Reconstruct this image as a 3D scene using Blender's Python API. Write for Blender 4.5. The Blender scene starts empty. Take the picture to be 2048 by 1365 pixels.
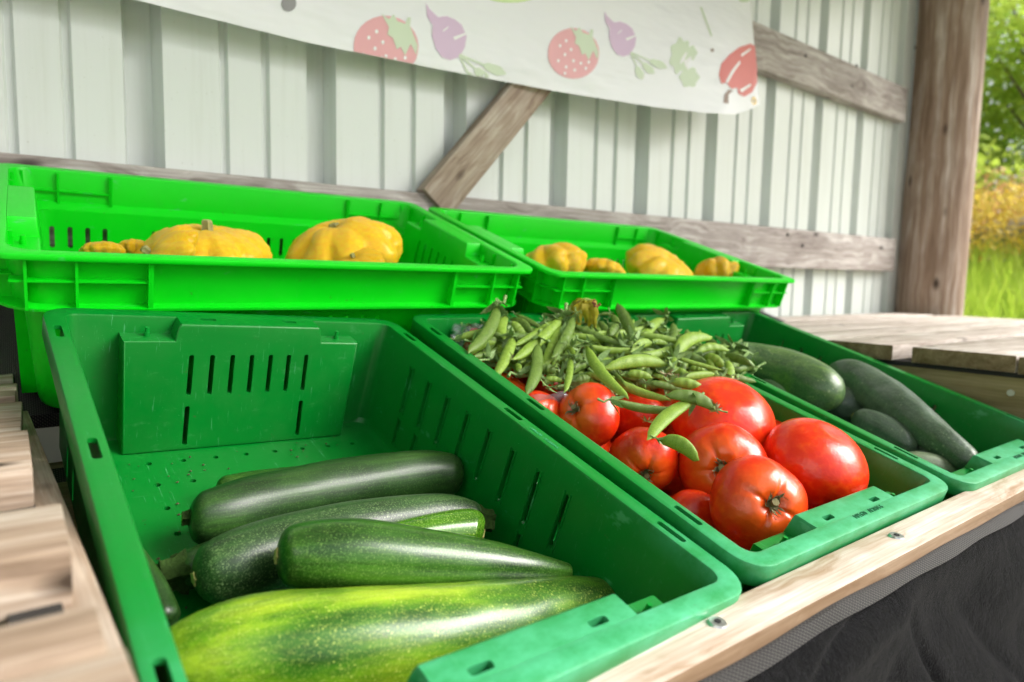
import bpy, bmesh, math, random
from mathutils import Vector, Matrix, Euler, noise
rnd = random.Random(7)
R = math.radians
sc = bpy.context.scene
COL = sc.collection

# ------------------------------------------------------------------ camera
CAM = Vector((-0.0402, -0.2471, 0.2091))
CROT = Euler((R(84.74), R(-1.12), R(-36.86)), 'XYZ')
F = 1306.8                      # focal length in pixels of a 2048 px wide frame
CM = CROT.to_matrix()
def ray(px, py):
    return CM @ Vector(((px-1024)/F, (682.5-py)/F, -1.0))
def hit(px, py, n, c):
    """point seen at a pixel on the plane n.p = c, and its depth"""
    d = ray(px, py); n = Vector(n)
    t = (c - n.dot(CAM))/n.dot(d)
    return CAM + d*t, t

# ------------------------------------------------------------------ object helpers
def link(o, parent=None):
    COL.objects.link(o)
    if parent is not None: o.parent = parent
    return o
def tag(o, label=None, cat=None, group=None, kind=None):
    if label: o['label'] = label
    if cat: o['category'] = cat
    if group: o['group'] = group
    if kind: o['kind'] = kind
    return o
def empty(name, M=None, label=None, cat=None, group=None):
    o = bpy.data.objects.new(name, None); o.empty_display_size = .02
    if M is not None: o.matrix_world = M
    link(o); return tag(o, label, cat, group)
def mesh_obj(name, verts, faces, mat, parent=None, M=None, smooth=None, mats=None, fmat=None):
    me = bpy.data.meshes.new(name)
    me.from_pydata([tuple(v) for v in verts], [], [tuple(f) for f in faces]); me.update()
    return obj(name, me, mat, parent, M, smooth, mats, fmat)
def obj(name, me, mat, parent=None, M=None, smooth=None, mats=None, fmat=None):
    me.materials.clear() if len(me.materials) == 0 else None
    if mats:
        for m in mats: me.materials.append(m)
        if fmat: me.polygons.foreach_set('material_index', fmat)
    elif mat and len(me.materials) == 0: me.materials.append(mat)
    if smooth is not None:
        me.shade_smooth()
        if smooth < 180: me.set_sharp_from_angle(angle=R(smooth))
    o = bpy.data.objects.new(name, me)
    if M is not None: o.matrix_world = M
    return link(o, parent)
def from_bm(name, bm, mat, parent=None, M=None, smooth=None):
    me = bpy.data.meshes.new(name); bmesh.ops.recalc_face_normals(bm, faces=bm.faces); bm.to_mesh(me); bm.free()
    return obj(name, me, mat, parent, M, smooth)
def bm_box(bm, x0, x1, y0, y1, z0, z1, bev=0, seg=1, M=None, jit=0):
    r = bmesh.ops.create_cube(bm, size=1)
    vs = r['verts']
    for v in vs:
        v.co = Vector(((x0+x1)/2+v.co.x*(x1-x0), (y0+y1)/2+v.co.y*(y1-y0), (z0+z1)/2+v.co.z*(z1-z0)))
        if jit: v.co += Vector([rnd.uniform(-jit, jit) for _ in range(3)])
    if bev:
        es = list({e for v in vs for e in v.link_edges})
        g = bmesh.ops.bevel(bm, geom=es, offset=bev, segments=seg, profile=.5, affect='EDGES')
        vs = list({v for f in g['faces'] for v in f.verts} | {v for v in vs if v.is_valid})
    if M is not None:
        for v in vs: v.co = M @ v.co
    return vs
def bm_cyl(bm, p0, p1, r0, r1=None, n=12):
    p0, p1 = Vector(p0), Vector(p1); r1 = r0 if r1 is None else r1
    d = p1-p0; q = d.to_track_quat('Z', 'Y').to_matrix().to_4x4()
    return bmesh.ops.create_cone(bm, cap_ends=True, segments=n, radius1=r0, radius2=r1, depth=d.length, matrix=Matrix.Translation((p0+p1)/2) @ q)['verts']
def frame(o, x, z=None):
    """matrix with origin o, X axis along x, Z near z"""
    x = Vector(x).normalized(); z = Vector(z or (0, 0, 1))
    y = z.cross(x).normalized(); z = x.cross(y)
    M = Matrix((x, y, z)).transposed().to_4x4(); M.translation = o; return M
def copy_tree(o, M):
    c = o.copy(); COL.objects.link(c); c.matrix_world = M
    for k in [k for k in c.keys() if k in ('label',)]: del c[k]
    def rec(s, d):
        for ch in list(s.children):
            k = ch.copy(); COL.objects.link(k); k.parent = d; rec(ch, k)
    rec(o, c); return c

# ------------------------------------------------------------------ materials
def newmat(name):
    m = bpy.data.materials.new(name); m.use_nodes = True
    nt = m.node_tree; nt.nodes.clear()
    out = nt.nodes.new('ShaderNodeOutputMaterial')
    b = nt.nodes.new('ShaderNodeBsdfPrincipled'); nt.links.new(b.outputs[0], out.inputs[0])
    return m, nt, b, out
def N(nt, typ, **kw):
    n = nt.nodes.new(typ)
    for k, v in kw.items():
        if k.startswith('i_'): n.inputs[k[2:].replace('_', ' ')].default_value = v
        else: setattr(n, k, v)
    return n
def coords(nt, scale=(1, 1, 1), what='Object', rot=(0, 0, 0)):
    t = N(nt, 'ShaderNodeTexCoord'); m = N(nt, 'ShaderNodeMapping')
    m.inputs['Scale'].default_value = scale; m.inputs['Rotation'].default_value = rot
    nt.links.new(t.outputs[what], m.inputs[0]); return m.outputs[0]
def perobj(nt, vec):
    """shift a texture by the object's own random number so that copies differ"""
    oi = N(nt, 'ShaderNodeObjectInfo'); a = N(nt, 'ShaderNodeVectorMath', operation='ADD')
    mu = N(nt, 'ShaderNodeMath', operation='MULTIPLY'); mu.inputs[1].default_value = 37.0
    nt.links.new(oi.outputs['Random'], mu.inputs[0]); nt.links.new(vec, a.inputs[0]); nt.links.new(mu.outputs[0], a.inputs[1])
    return a.outputs[0]
def noise_t(nt, vec, scale, detail=4, rough=.55, dist=0):
    n = N(nt, 'ShaderNodeTexNoise'); n.inputs['Scale'].default_value = scale; n.inputs['Detail'].default_value = detail
    n.inputs['Roughness'].default_value = rough; n.inputs['Distortion'].default_value = dist
    nt.links.new(vec, n.inputs['Vector']); return n.outputs['Fac']
def ramp(nt, fac, stops):
    r = N(nt, 'ShaderNodeValToRGB'); e = r.color_ramp.elements
    while len(e) < len(stops): e.new(.5)
    for i, (p, c) in enumerate(stops): e[i].position = p; e[i].color = (*c, 1) if len(c) == 3 else c
    nt.links.new(fac, r.inputs[0]); return r.outputs[0]
def mix(nt, fac, a, b, mode='MIX'):
    m = N(nt, 'ShaderNodeMix', data_type='RGBA', blend_type=mode)
    def put(s, v):
        if isinstance(v, bpy.types.NodeSocket): nt.links.new(v, s)
        elif isinstance(v, (int, float)): s.default_value = v
        else: s.default_value = (*v, 1) if len(v) == 3 else v
    put(m.inputs[0], fac); put(m.inputs[6], a); put(m.inputs[7], b); return m.outputs[2]
def bump(nt, b, h, strength=.3, dist=.001, chain=None):
    n = N(nt, 'ShaderNodeBump'); n.inputs['Strength'].default_value = strength; n.inputs['Distance'].default_value = dist
    nt.links.new(h, n.inputs['Height'])
    if chain is not None: nt.links.new(chain, n.inputs['Normal'])
    nt.links.new(n.outputs[0], b.inputs['Normal']); return n.outputs[0]
def g3(v): return (v, v, v)

def plastic(name, col, rough, transl, scuff, tcol=None):
    m, nt, b, out = newmat(name)
    v = coords(nt)
    a = noise_t(nt, v, 7, 3); s = noise_t(nt, coords(nt, (30, 260, 60)), 1.0, 6, .7); sp = noise_t(nt, v, 420, 2, .5)
    dust = ramp(nt, noise_t(nt, v, 16, 5, .7), [(.45, g3(0)), (.75, g3(1))])
    base = mix(nt, a, col, tuple(c*.82 for c in col))
    scr = ramp(nt, s, [(.60, g3(0)), (.74, g3(1))])
    spk = ramp(nt, sp, [(.72, g3(0)), (.80, g3(1))])
    w = N(nt, 'ShaderNodeMath', operation='MULTIPLY_ADD'); nt.links.new(scr, w.inputs[0]); w.inputs[1].default_value = scuff; nt.links.new(spk, w.inputs[2])
    w2 = N(nt, 'ShaderNodeMath', operation='MULTIPLY'); w2.inputs[1].default_value = .35; nt.links.new(w.outputs[0], w2.inputs[0])
    base = mix(nt, w2.outputs[0], base, (.16, .50, .24))
    d2 = N(nt, 'ShaderNodeMath', operation='MULTIPLY'); d2.inputs[1].default_value = .04*scuff; nt.links.new(dust, d2.inputs[0])
    base = mix(nt, d2.outputs[0], base, (.42, .42, .34))
    if scuff >= .5:      # short front rim whitened: rubbed wear, plus its sky sheen painted in
        t_ = N(nt, 'ShaderNodeTexCoord'); sp_ = N(nt, 'ShaderNodeSeparateXYZ'); nt.links.new(t_.outputs['Object'], sp_.inputs[0])
        zr = ramp(nt, sp_.outputs['Z'], [(0, g3(1)), (1, g3(1))])
        mz = N(nt, 'ShaderNodeMapRange'); mz.inputs[1].default_value = -.022; mz.inputs[2].default_value = -.001; nt.links.new(sp_.outputs['Z'], mz.inputs[0])
        my = N(nt, 'ShaderNodeMapRange'); my.inputs[1].default_value = .16; my.inputs[2].default_value = .0; nt.links.new(sp_.outputs['Y'], my.inputs[0])
        pw = N(nt, 'ShaderNodeMath', operation='POWER'); pw.inputs[1].default_value = 1.6; nt.links.new(my.outputs[0], pw.inputs[0])
        wr = N(nt, 'ShaderNodeMath', operation='MULTIPLY'); nt.links.new(mz.outputs[0], wr.inputs[0]); nt.links.new(pw.outputs[0], wr.inputs[1])
        pt = ramp(nt, noise_t(nt, coords(nt, (18, 34, 30)), 1.0, 6, .7), [(.30, g3(.15)), (.62, g3(1))])
        w3 = N(nt, 'ShaderNodeMath', operation='MULTIPLY'); nt.links.new(wr.outputs[0], w3.inputs[0]); nt.links.new(pt, w3.inputs[1])
        base = mix(nt, w3.outputs[0], base, (.08, .43, .22))
    dk = ramp(nt, noise_t(nt, v, 95, 4, .7), [(.66, g3(0)), (.74, g3(.55))]); base = mix(nt, dk, base, (.07, .09, .035))
    fs = ramp(nt, noise_t(nt, coords(nt, (420, 22, 30), rot=(0, 0, .4)), 1, 4, .6), [(.64, g3(0)), (.70, g3(.30))]); base = mix(nt, fs, base, (.14, .50, .26))
    nt.links.new(base, b.inputs['Base Color'])
    rr = N(nt, 'ShaderNodeMapRange'); rr.inputs[3].default_value = rough-.07; rr.inputs[4].default_value = rough+.16
    nt.links.new(s, rr.inputs[0]); nt.links.new(rr.outputs[0], b.inputs['Roughness'])
    b.inputs['IOR'].default_value = 1.45; b.inputs['Specular IOR Level'].default_value = .42
    bump(nt, b, s, .12, .0006)
    if transl:
        t = N(nt, 'ShaderNodeBsdfTranslucent'); t.inputs[0].default_value = (*(tcol or col), 1)
        mx = N(nt, 'ShaderNodeMixShader'); mx.inputs[0].default_value = transl
        nt.links.new(b.outputs[0], mx.inputs[1]); nt.links.new(t.outputs[0], mx.inputs[2]); nt.links.new(mx.outputs[0], out.inputs[0])
    return m
M_CRATE = plastic('dark green crate plastic', (.0, .205, .020), .30, .03, .5, (.0, .5, .03))
M_LIME = plastic('bright green crate plastic', (.0, .72, .008), .33, .16, .3, (.0, .9, .01))
M_PEG = plastic('green crate peg plastic', (.0, .245, .026), .3, 0, .2)
M_PRINT = plastic('darker embossed lettering', (.002, .14, .05), .5, 0, .2)

def wood(name, c_dark, c_mid, c_light, knots=True, sc_=1.0, rough=.75, wav=2.2):
    m, nt, b, out = newmat(name)
    v0 = perobj(nt, coords(nt))
    mp = N(nt, 'ShaderNodeMapping'); mp.inputs['Scale'].default_value = (1.6*sc_, 26*sc_, 26*sc_); nt.links.new(v0, mp.inputs[0])
    wob = noise_t(nt, v0, 5*sc_, 2)
    add = N(nt, 'ShaderNodeVectorMath', operation='ADD'); nt.links.new(mp.outputs[0], add.inputs[0])
    wm = N(nt, 'ShaderNodeVectorMath', operation='SCALE'); wm.inputs['Scale'].default_value = wav
    cw = N(nt, 'ShaderNodeCombineXYZ'); nt.links.new(wob, cw.inputs[1]); nt.links.new(wob, cw.inputs[2]); nt.links.new(cw.outputs[0], wm.inputs[0]); nt.links.new(wm.outputs[0], add.inputs[1])
    g = noise_t(nt, add.outputs[0], 1.5, 6, .65)
    fine = N(nt, 'ShaderNodeMapping'); fine.inputs['Scale'].default_value = (6*sc_, 240*sc_, 240*sc_); nt.links.new(v0, fine.inputs[0])
    f = noise_t(nt, fine.outputs[0], 1, 3, .6)
    c = ramp(nt, g, [(.28, c_dark), (.48, c_mid), (.68, c_light)])
    c = mix(nt, ramp(nt, f, [(.35, g3(.45)), (.62, g3(0))]), c, c_dark)
    big = noise_t(nt, v0, 9*sc_, 3)
    c = mix(nt, ramp(nt, big, [(.5, g3(0)), (.72, g3(.55))]), c, tuple((a*.5+b_*.5) for a, b_ in zip(c_dark, c_mid)))
    if knots:
        k = N(nt, 'ShaderNodeMapping'); k.inputs['Scale'].default_value = (4.5*sc_, 10*sc_, 10*sc_); nt.links.new(v0, k.inputs[0])
        vo = N(nt, 'ShaderNodeTexVoronoi'); vo.inputs['Scale'].default_value = 1.1; nt.links.new(k.outputs[0], vo.inputs['Vector'])
        kf = ramp(nt, vo.outputs['Distance'], [(.05, g3(1)), (.13, g3(0))])
        c = mix(nt, kf, c, tuple(x*.35 for x in c_dark))
    nt.links.new(c, b.inputs['Base Color']); b.inputs['Roughness'].default_value = rough
    b.inputs['Specular IOR Level'].default_value = .3
    n1 = bump(nt, b, g, .35, .002); bump(nt, b, f, .35, .0008, n1)
    return m
M_GREYWOOD = wood('weathered grey timber', (.14, .11, .10), (.38, .34, .32), (.60, .57, .55))
M_BRACE = wood('brownish weathered brace', (.16, .10, .075), (.42, .33, .27), (.60, .53, .47))
M_PALLET = wood('rough pallet wood', (.12, .075, .045), (.40, .30, .22), (.60, .53, .45), sc_=1.3, wav=.8)
M_POST = wood('weathered log', (.12, .07, .045), (.34, .24, .18), (.60, .52, .47), sc_=.7, wav=.7)
M_PALE = wood('pale sawn timber', (.30, .17, .08), (.50, .39, .29), (.62, .55, .48))
M_PLANK = wood('bleached plank top', (.30, .18, .09), (.60, .51, .43), (.72, .67, .62), sc_=1.3)
M_DECK = wood('sun bleached deck board', (.26, .20, .16), (.58, .51, .45), (.78, .73, .69))
M_OLIVE = wood('treated olive timber', (.12, .10, .04), (.26, .22, .10), (.36, .31, .17), knots=False)
M_ENDSHADE = wood('shaded board end', (.10, .07, .03), (.20, .15, .08), (.30, .23, .14), knots=False)  # board ends: darker end grain with the shade by the crates painted in

def simple(name, col, rough=.6, metal=0, vary=.15, scale=30, bmp=0, spec=.5, coat=0):
    m, nt, b, out = newmat(name)
    n = noise_t(nt, coords(nt), scale, 4)
    c = mix(nt, n, tuple(x*(1-vary) for x in col), tuple(min(1, x*(1+vary)) for x in col))
    nt.links.new(c, b.inputs['Base Color']); b.inputs['Roughness'].default_value = rough; b.inputs['Metallic'].default_value = metal
    b.inputs['Specular IOR Level'].default_value = spec; b.inputs['Coat Weight'].default_value = coat
    if bmp: bump(nt, b, n, bmp, .002)
    return m
def metal_sheet():
    m, nt, b, out = newmat('pale green painted steel sheet')
    v = coords(nt); n = noise_t(nt, v, 3, 3); st = noise_t(nt, coords(nt, (38, 38, 1.6)), 1, 5, .65); sp = noise_t(nt, v, 170, 2)
    c = mix(nt, n, (.60, .645, .625), (.65, .695, .675))
    c = mix(nt, ramp(nt, st, [(.50, g3(0)), (.78, g3(.30))]), c, (.42, .45, .38)); c = mix(nt, ramp(nt, sp, [(.71, g3(0)), (.76, g3(.45))]), c, (.30, .30, .24))
    nt.links.new(c, b.inputs['Base Color']); b.inputs['Roughness'].default_value = .36; bump(nt, b, n, .12, .01); return m
M_METAL = metal_sheet()
M_FLASH = simple('white flashing', (.66, .70, .76), .4)
M_SCREW = simple('zinc screw', (.62, .63, .64), .28, .9)
M_HOLE = simple('dark screw recess', (.02, .02, .02), .8)
M_BRASS = simple('brass eyelet', (.55, .42, .2), .35, .8)

def fabric():
    m, nt, b, out = newmat('black felted fabric')
    v = coords(nt)
    n = noise_t(nt, v, 480, 5, .8); n2 = noise_t(nt, v, 26, 5, .65)
    c = ramp(nt, n, [(.38, (.002, .002, .0025)), (.56, (.004, .004, .005)), (.72, (.055, .055, .061))])
    c = mix(nt, ramp(nt, n2, [(.4, g3(0)), (.7, g3(.6))]), c, (.006, .006, .007)); nt.links.new(c, b.inputs['Base Color']); b.inputs['Roughness'].default_value = .95; b.inputs['Specular IOR Level'].default_value = .08
    b.inputs['Sheen Weight'].default_value = .06; b.inputs['Sheen Roughness'].default_value = .4
    x = bump(nt, b, n, 1.0, .002); bump(nt, b, n2, .8, .008, x)
    return m
M_FELT = fabric()
def woven():
    m, nt, b, out = newmat('woven black ground cloth')
    v = coords(nt)
    w1 = N(nt, 'ShaderNodeTexWave', bands_direction='X'); w1.inputs['Scale'].default_value = 140; nt.links.new(v, w1.inputs['Vector'])
    w2 = N(nt, 'ShaderNodeTexWave', bands_direction='DIAGONAL'); w2.inputs['Scale'].default_value = 140; nt.links.new(v, w2.inputs['Vector'])
    mu = N(nt, 'ShaderNodeMath', operation='MULTIPLY'); nt.links.new(w1.outputs['Fac'], mu.inputs[0]); nt.links.new(w2.outputs['Fac'], mu.inputs[1])
    c = ramp(nt, mu.outputs[0], [(.1, (.005, .005, .006)), (.8, (.075, .068, .06))])
    nt.links.new(c, b.inputs['Base Color']); b.inputs['Roughness'].default_value = .8; bump(nt, b, mu.outputs[0], .5, .001); return m
M_WOVEN = woven()

def skin(name, stops, speckle, spk_scale=150, spk_amt=.8, rough=.3, streak=(2, 55, 55), coat=.25, lengthwise=None, warts=0, bloom=0, grad=False, fine=1.0):
    m, nt, b, out = newmat(name)
    v = perobj(nt, coords(nt))
    st = N(nt, 'ShaderNodeMapping'); st.inputs['Scale'].default_value = streak; nt.links.new(v, st.inputs[0])
    g = noise_t(nt, st.outputs[0], 1.4, 5, .6); bl = noise_t(nt, v, 14, 3)
    av = N(nt, 'ShaderNodeMath', operation='MULTIPLY_ADD'); av.inputs[1].default_value = .55; nt.links.new(g, av.inputs[0])
    hb = N(nt, 'ShaderNodeMath', operation='MULTIPLY'); hb.inputs[1].default_value = .45; nt.links.new(bl, hb.inputs[0]); nt.links.new(hb.outputs[0], av.inputs[2])
    fac = av.outputs[0]
    if grad: av.inputs[1].default_value = .72; hb.inputs[1].default_value = .28
    if grad:        # deep green back and blossom end, yellow where it lay on the ground
        tt = N(nt, 'ShaderNodeTexCoord'); ss = N(nt, 'ShaderNodeSeparateXYZ'); nt.links.new(tt.outputs['Object'], ss.inputs[0])
        a1 = N(nt, 'ShaderNodeMath', operation='MULTIPLY_ADD'); a1.inputs[1].default_value = -3.0; nt.links.new(ss.outputs['Z'], a1.inputs[0]); nt.links.new(fac, a1.inputs[2])
        mr = N(nt, 'ShaderNodeMapRange'); mr.inputs[1].default_value = .02; mr.inputs[2].default_value = .15; mr.inputs[3].default_value = .07; mr.inputs[4].default_value = -.13; nt.links.new(ss.outputs['X'], mr.inputs[0])
        a2 = N(nt, 'ShaderNodeMath', operation='ADD'); nt.links.new(a1.outputs[0], a2.inputs[0]); nt.links.new(mr.outputs[0], a2.inputs[1]); fac = a2.outputs[0]
    c = ramp(nt, fac, stops)
    s2 = N(nt, 'ShaderNodeMapping'); s2.inputs['Scale'].default_value = tuple(q_*k_ for q_, k_ in zip(streak, (5, 4.5, 4.5))); nt.links.new(v, s2.inputs[0])
    fs_ = noise_t(nt, s2.outputs[0], 1.3, 5, .7)
    c = mix(nt, ramp(nt, fs_, [(.44, g3(0)), (.60, g3(.55*fine))]), c, mix(nt, 1.0, c, (.42, .45, .40), 'MULTIPLY'))
    c = mix(nt, ramp(nt, noise_t(nt, v, 620, 3, .7), [(.52, g3(0)), (.66, g3(.38*fine))]), c, speckle)
    sc1 = ramp(nt, noise_t(nt, v, 34, 6, .8), [(.68, g3(0)), (.73, g3(.5))]); c = mix(nt, sc1, c, (.16, .13, .06))
    vo = N(nt, 'ShaderNodeTexVoronoi'); vo.inputs['Scale'].default_value = spk_scale; vo.inputs['Randomness'].default_value = 1; nt.links.new(v, vo.inputs['Vector'])
    vn = noise_t(nt, v, spk_scale*.35, 2)
    vl = ramp(nt, noise_t(nt, v, spk_scale*.12, 3), [(.38, g3(.35)), (.62, g3(1.05))]); vm = N(nt, 'ShaderNodeMath', operation='MULTIPLY'); nt.links.new(vn, vm.inputs[0]); nt.links.new(vl, vm.inputs[1])
    thr = N(nt, 'ShaderNodeMath', operation='MULTIPLY'); nt.links.new(vm.outputs[0], thr.inputs[0]); thr.inputs[1].default_value = .44
    lt = N(nt, 'ShaderNodeMath', operation='SUBTRACT'); nt.links.new(thr.outputs[0], lt.inputs[0]); nt.links.new(vo.outputs['Distance'], lt.inputs[1])
    sf = ramp(nt, lt.outputs[0], [(.0, g3(0)), (.07, g3(spk_amt))])
    c = mix(nt, sf, c, speckle)
    if bloom:
        bf = ramp(nt, noise_t(nt, v, 22, 4, .6), [(.35, g3(bloom*.4)), (.7, g3(bloom))])
        c = mix(nt, bf, c, (.30, .36, .33))
    nt.links.new(c, b.inputs['Base Color'])
    rr = N(nt, 'ShaderNodeMapRange'); rr.inputs[3].default_value = rough-.06; rr.inputs[4].default_value = rough+.14
    nt.links.new(bl, rr.inputs[0]); nt.links.new(rr.outputs[0], b.inputs['Roughness'])
    b.inputs['Coat Weight'].default_value = coat; b.inputs['Coat Roughness'].default_value = rough*.6
    x = bump(nt, b, g, .25, .0018); x = bump(nt, b, fs_, .18, .0008, x)
    if warts: x = bump(nt, b, noise_t(nt, v, 75, 2), warts, .003, x)
    bump(nt, b, noise_t(nt, v, 500, 2), .15, .0006, x)
    return m
M_ZDARK = skin('dark zucchini skin', [(.36, (.005, .022, .003)), (.52, (.012, .050, .006)), (.68, (.035, .11, .012))], (.10, .20, .05), 420, .35, .38, coat=.12)
M_ZMID = skin('mid green zucchini skin', [(.36, (.007, .038, .003)), (.52, (.020, .085, .005)), (.68, (.065, .20, .012))], (.22, .38, .09), 330, .40, .27, coat=.25)
M_ZPALE = skin('pale speckled zucchini skin', [(.36, (.006, .026, .005)), (.52, (.018, .062, .012)), (.68, (.055, .14, .03))], (.30, .44, .18), 380, .42, .38, coat=.12)
M_ZLIGHT = skin('light green zucchini tip skin', [(.36, (.035, .13, .006)), (.52, (.09, .26, .01)), (.68, (.20, .42, .03))], (.40, .60, .12), 320, .6, .18, coat=.5)
M_ZYEL = skin('green and yellow marrow skin', [(.28, (.012, .07, .004)), (.40, (.045, .16, .007)), (.49, (.15, .31, .008)), (.62, (.36, .50, .02))], (.48, .58, .12), 260, .5, .3, streak=(3.5, 22, 22), grad=True)
M_CUKE = skin('dull green cucumber skin', [(.34, (.008, .030, .010)), (.52, (.022, .062, .020)), (.70, (.07, .13, .03))], (.22, .30, .16), 130, .5, .36, warts=.6, bloom=.24, coat=.15)
M_CUKEL = skin('lighter cucumber skin', [(.34, (.014, .055, .010)), (.50, (.036, .11, .016)), (.68, (.13, .25, .025))], (.36, .42, .2), 140, .6, .36, warts=.35, bloom=.12, coat=.15)
M_CUKEP = skin('pale greyish cucumber skin', [(.34, (.10, .15, .09)), (.50, (.16, .22, .12)), (.68, (.24, .30, .17))], (.4, .45, .3), 140, .6, .45, warts=.3, coat=.05)
M_SQUASH = skin('yellow squash skin', [(.30, (.96, .44, .0)), (.52, (.98, .60, .0)), (.72, (.99, .70, .01))], (.90, .62, .02), 90, .4, .30, streak=(8, 8, 8), warts=.9, coat=.2, fine=.12)
M_STEM = simple('corky green stem', (.026, .055, .010), .85, 0, .85, 260, .9, .15)
M_SSTEM = simple('squash stem', (.27, .27, .10), .8, 0, .5, 120, .6)
M_CUT = simple('fresh cut stem end', (.22, .50, .05), .5, 0, .2, 80)
M_SCAR = simple('blossom scar', (.36, .34, .10), .8, 0, .3, 120, .4)

def tomato_mat():
    m, nt, b, out = newmat('ripe tomato skin')
    v = perobj(nt, coords(nt)); n = noise_t(nt, v, 5, 2); sp = noise_t(nt, v, 420, 2)
    c = ramp(nt, n, [(.30, (.66, .020, .003)), (.52, (.70, .030, .003)), (.75, (.76, .065, .004))])
    c = mix(nt, ramp(nt, sp, [(.66, g3(0)), (.76, g3(.22))]), c, (.9, .35, .12))
    c = mix(nt, ramp(nt, noise_t(nt, v, 26, 6, .8), [(.70, g3(0)), (.74, g3(.55))]), c, (.36, .17, .06))
    # green-orange shoulder round the stem (local +Z)
    t = N(nt, 'ShaderNodeTexCoord'); s = N(nt, 'ShaderNodeSeparateXYZ'); nt.links.new(t.outputs['Generated'], s.inputs[0])
    sh = ramp(nt, s.outputs['Z'], [(.80, g3(0)), (1.0, g3(.6))]); c = mix(nt, sh, c, (.82, .15, .012))
    nt.links.new(c, b.inputs['Base Color']); b.inputs['Roughness'].default_value = .27
    b.inputs['Coat Weight'].default_value = .15; b.inputs['Coat Roughness'].default_value = .15
    b.inputs['Subsurface Weight'].default_value = .12; b.inputs['Subsurface Radius'].default_value = (.012, .003, .002); b.inputs['Subsurface Scale'].default_value = .6
    bump(nt, b, n, .12, .006); return m
M_TOM = tomato_mat()
M_CALYX = simple('dried calyx', (.22, .19, .085), .85, 0, .6, 400, .6)
def pod_mat(name, a, c):
    m, nt, b, out = newmat(name)
    v = perobj(nt, coords(nt)); n = noise_t(nt, v, 60, 4); n2 = noise_t(nt, v, 420, 3)
    col = ramp(nt, n, [(.3, a), (.7, c)]); col = mix(nt, ramp(nt, n2, [(.55, g3(0)), (.75, g3(.35))]), col, (.45, .55, .22))
    col = mix(nt, ramp(nt, noise_t(nt, v, 150, 2), [(.70, g3(0)), (.76, g3(.5))]), col, (.20, .18, .05))
    nt.links.new(col, b.inputs['Base Color']); b.inputs['Roughness'].default_value = .48
    tr = N(nt, 'ShaderNodeBsdfTranslucent'); nt.links.new(col, tr.inputs[0]); mx = N(nt, 'ShaderNodeMixShader'); mx.inputs[0].default_value = .15
    nt.links.new(b.outputs[0], mx.inputs[1]); nt.links.new(tr.outputs[0], mx.inputs[2]); nt.links.new(mx.outputs[0], out.inputs[0])
    bump(nt, b, n2, .25, .0008); return m
M_POD = pod_mat('pea pod green', (.14, .28, .018), (.32, .48, .06))
M_POD2 = pod_mat('dull pea pod green', (.075, .16, .015), (.18, .29, .045))
M_SPRIG = pod_mat('pea leaf green', (.14, .28, .05), (.32, .48, .18))
M_PODSTEM = pod_mat('pea stem', (.26, .38, .06), (.45, .55, .16))
M_DRY = simple('dried petal', (.42, .33, .20), .85, 0, .4, 200, .4)
def petal():
    m, nt, b, out = newmat('wilted yellow petal')
    v = coords(nt); n = noise_t(nt, v, 45, 4)
    c = ramp(nt, n, [(.3, (.16, .24, .02)), (.5, (.50, .46, .02)), (.7, (.68, .60, .10))])
    nt.links.new(c, b.inputs['Base Color']); b.inputs['Roughness'].default_value = .6
    tr = N(nt, 'ShaderNodeBsdfTranslucent'); nt.links.new(c, tr.inputs[0]); mx = N(nt, 'ShaderNodeMixShader'); mx.inputs[0].default_value = .3
    nt.links.new(b.outputs[0], mx.inputs[1]); nt.links.new(tr.outputs[0], mx.inputs[2]); nt.links.new(mx.outputs[0], out.inputs[0]); bump(nt, b, n, .6, .002); return m
M_PETAL = petal()
M_BROWN = simple('withered brown flower tip', (.25, .08, .035), .85, 0, .5, 260, .7)
def film():
    m, nt, b, out = newmat('clear plastic film')
    b.inputs['Base Color'].default_value = (.85, .87, .9, 1); b.inputs['Roughness'].default_value = .12
    tr = N(nt, 'ShaderNodeBsdfTransparent'); tr.inputs[0].default_value = (.95, .95, .97, 1); mx = N(nt, 'ShaderNodeMixShader'); mx.inputs[0].default_value = .22
    gl = N(nt, 'ShaderNodeBsdfGlossy'); gl.inputs['Roughness'].default_value = .12; gl.inputs[0].default_value = (.9, .92, .95, 1)
    m2 = N(nt, 'ShaderNodeMixShader'); m2.inputs[0].default_value = .35
    df = N(nt, 'ShaderNodeBsdfDiffuse'); df.inputs[0].default_value = (.6, .62, .66, 1)
    nt.links.new(df.outputs[0], m2.inputs[1]); nt.links.new(gl.outputs[0], m2.inputs[2])
    nt.links.new(tr.outputs[0], mx.inputs[1]); nt.links.new(m2.outputs[0], mx.inputs[2]); nt.links.new(mx.outputs[0], out.inputs[0]); return m
M_FILM = film()
def leafy(name, a, c, tr=.35):
    m, nt, b, out = newmat(name)
    oi = N(nt, 'ShaderNodeTexCoord'); n = noise_t(nt, oi.outputs['Object'], 2.2, 3); n2 = noise_t(nt, oi.outputs['Object'], 17, 2)
    col = mix(nt, ramp(nt, n, [(.35, g3(0)), (.65, g3(1))]), a, c); col = mix(nt, n2, col, tuple(x*.85 for x in a))
    nt.links.new(col, b.inputs['Base Color']); b.inputs['Roughness'].default_value = .6
    t = N(nt, 'ShaderNodeBsdfTranslucent'); nt.links.new(col, t.inputs[0]); mx = N(nt, 'ShaderNodeMixShader'); mx.inputs[0].default_value = tr
    nt.links.new(b.outputs[0], mx.inputs[1]); nt.links.new(t.outputs[0], mx.inputs[2]); nt.links.new(mx.outputs[0], out.inputs[0]); return m
M_LEAF = leafy('broad leaf foliage', (.30, .50, .07), (.55, .72, .16), .5)
M_LEAF2 = leafy('yellow green foliage', (.45, .62, .08), (.68, .80, .2), .5)
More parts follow.
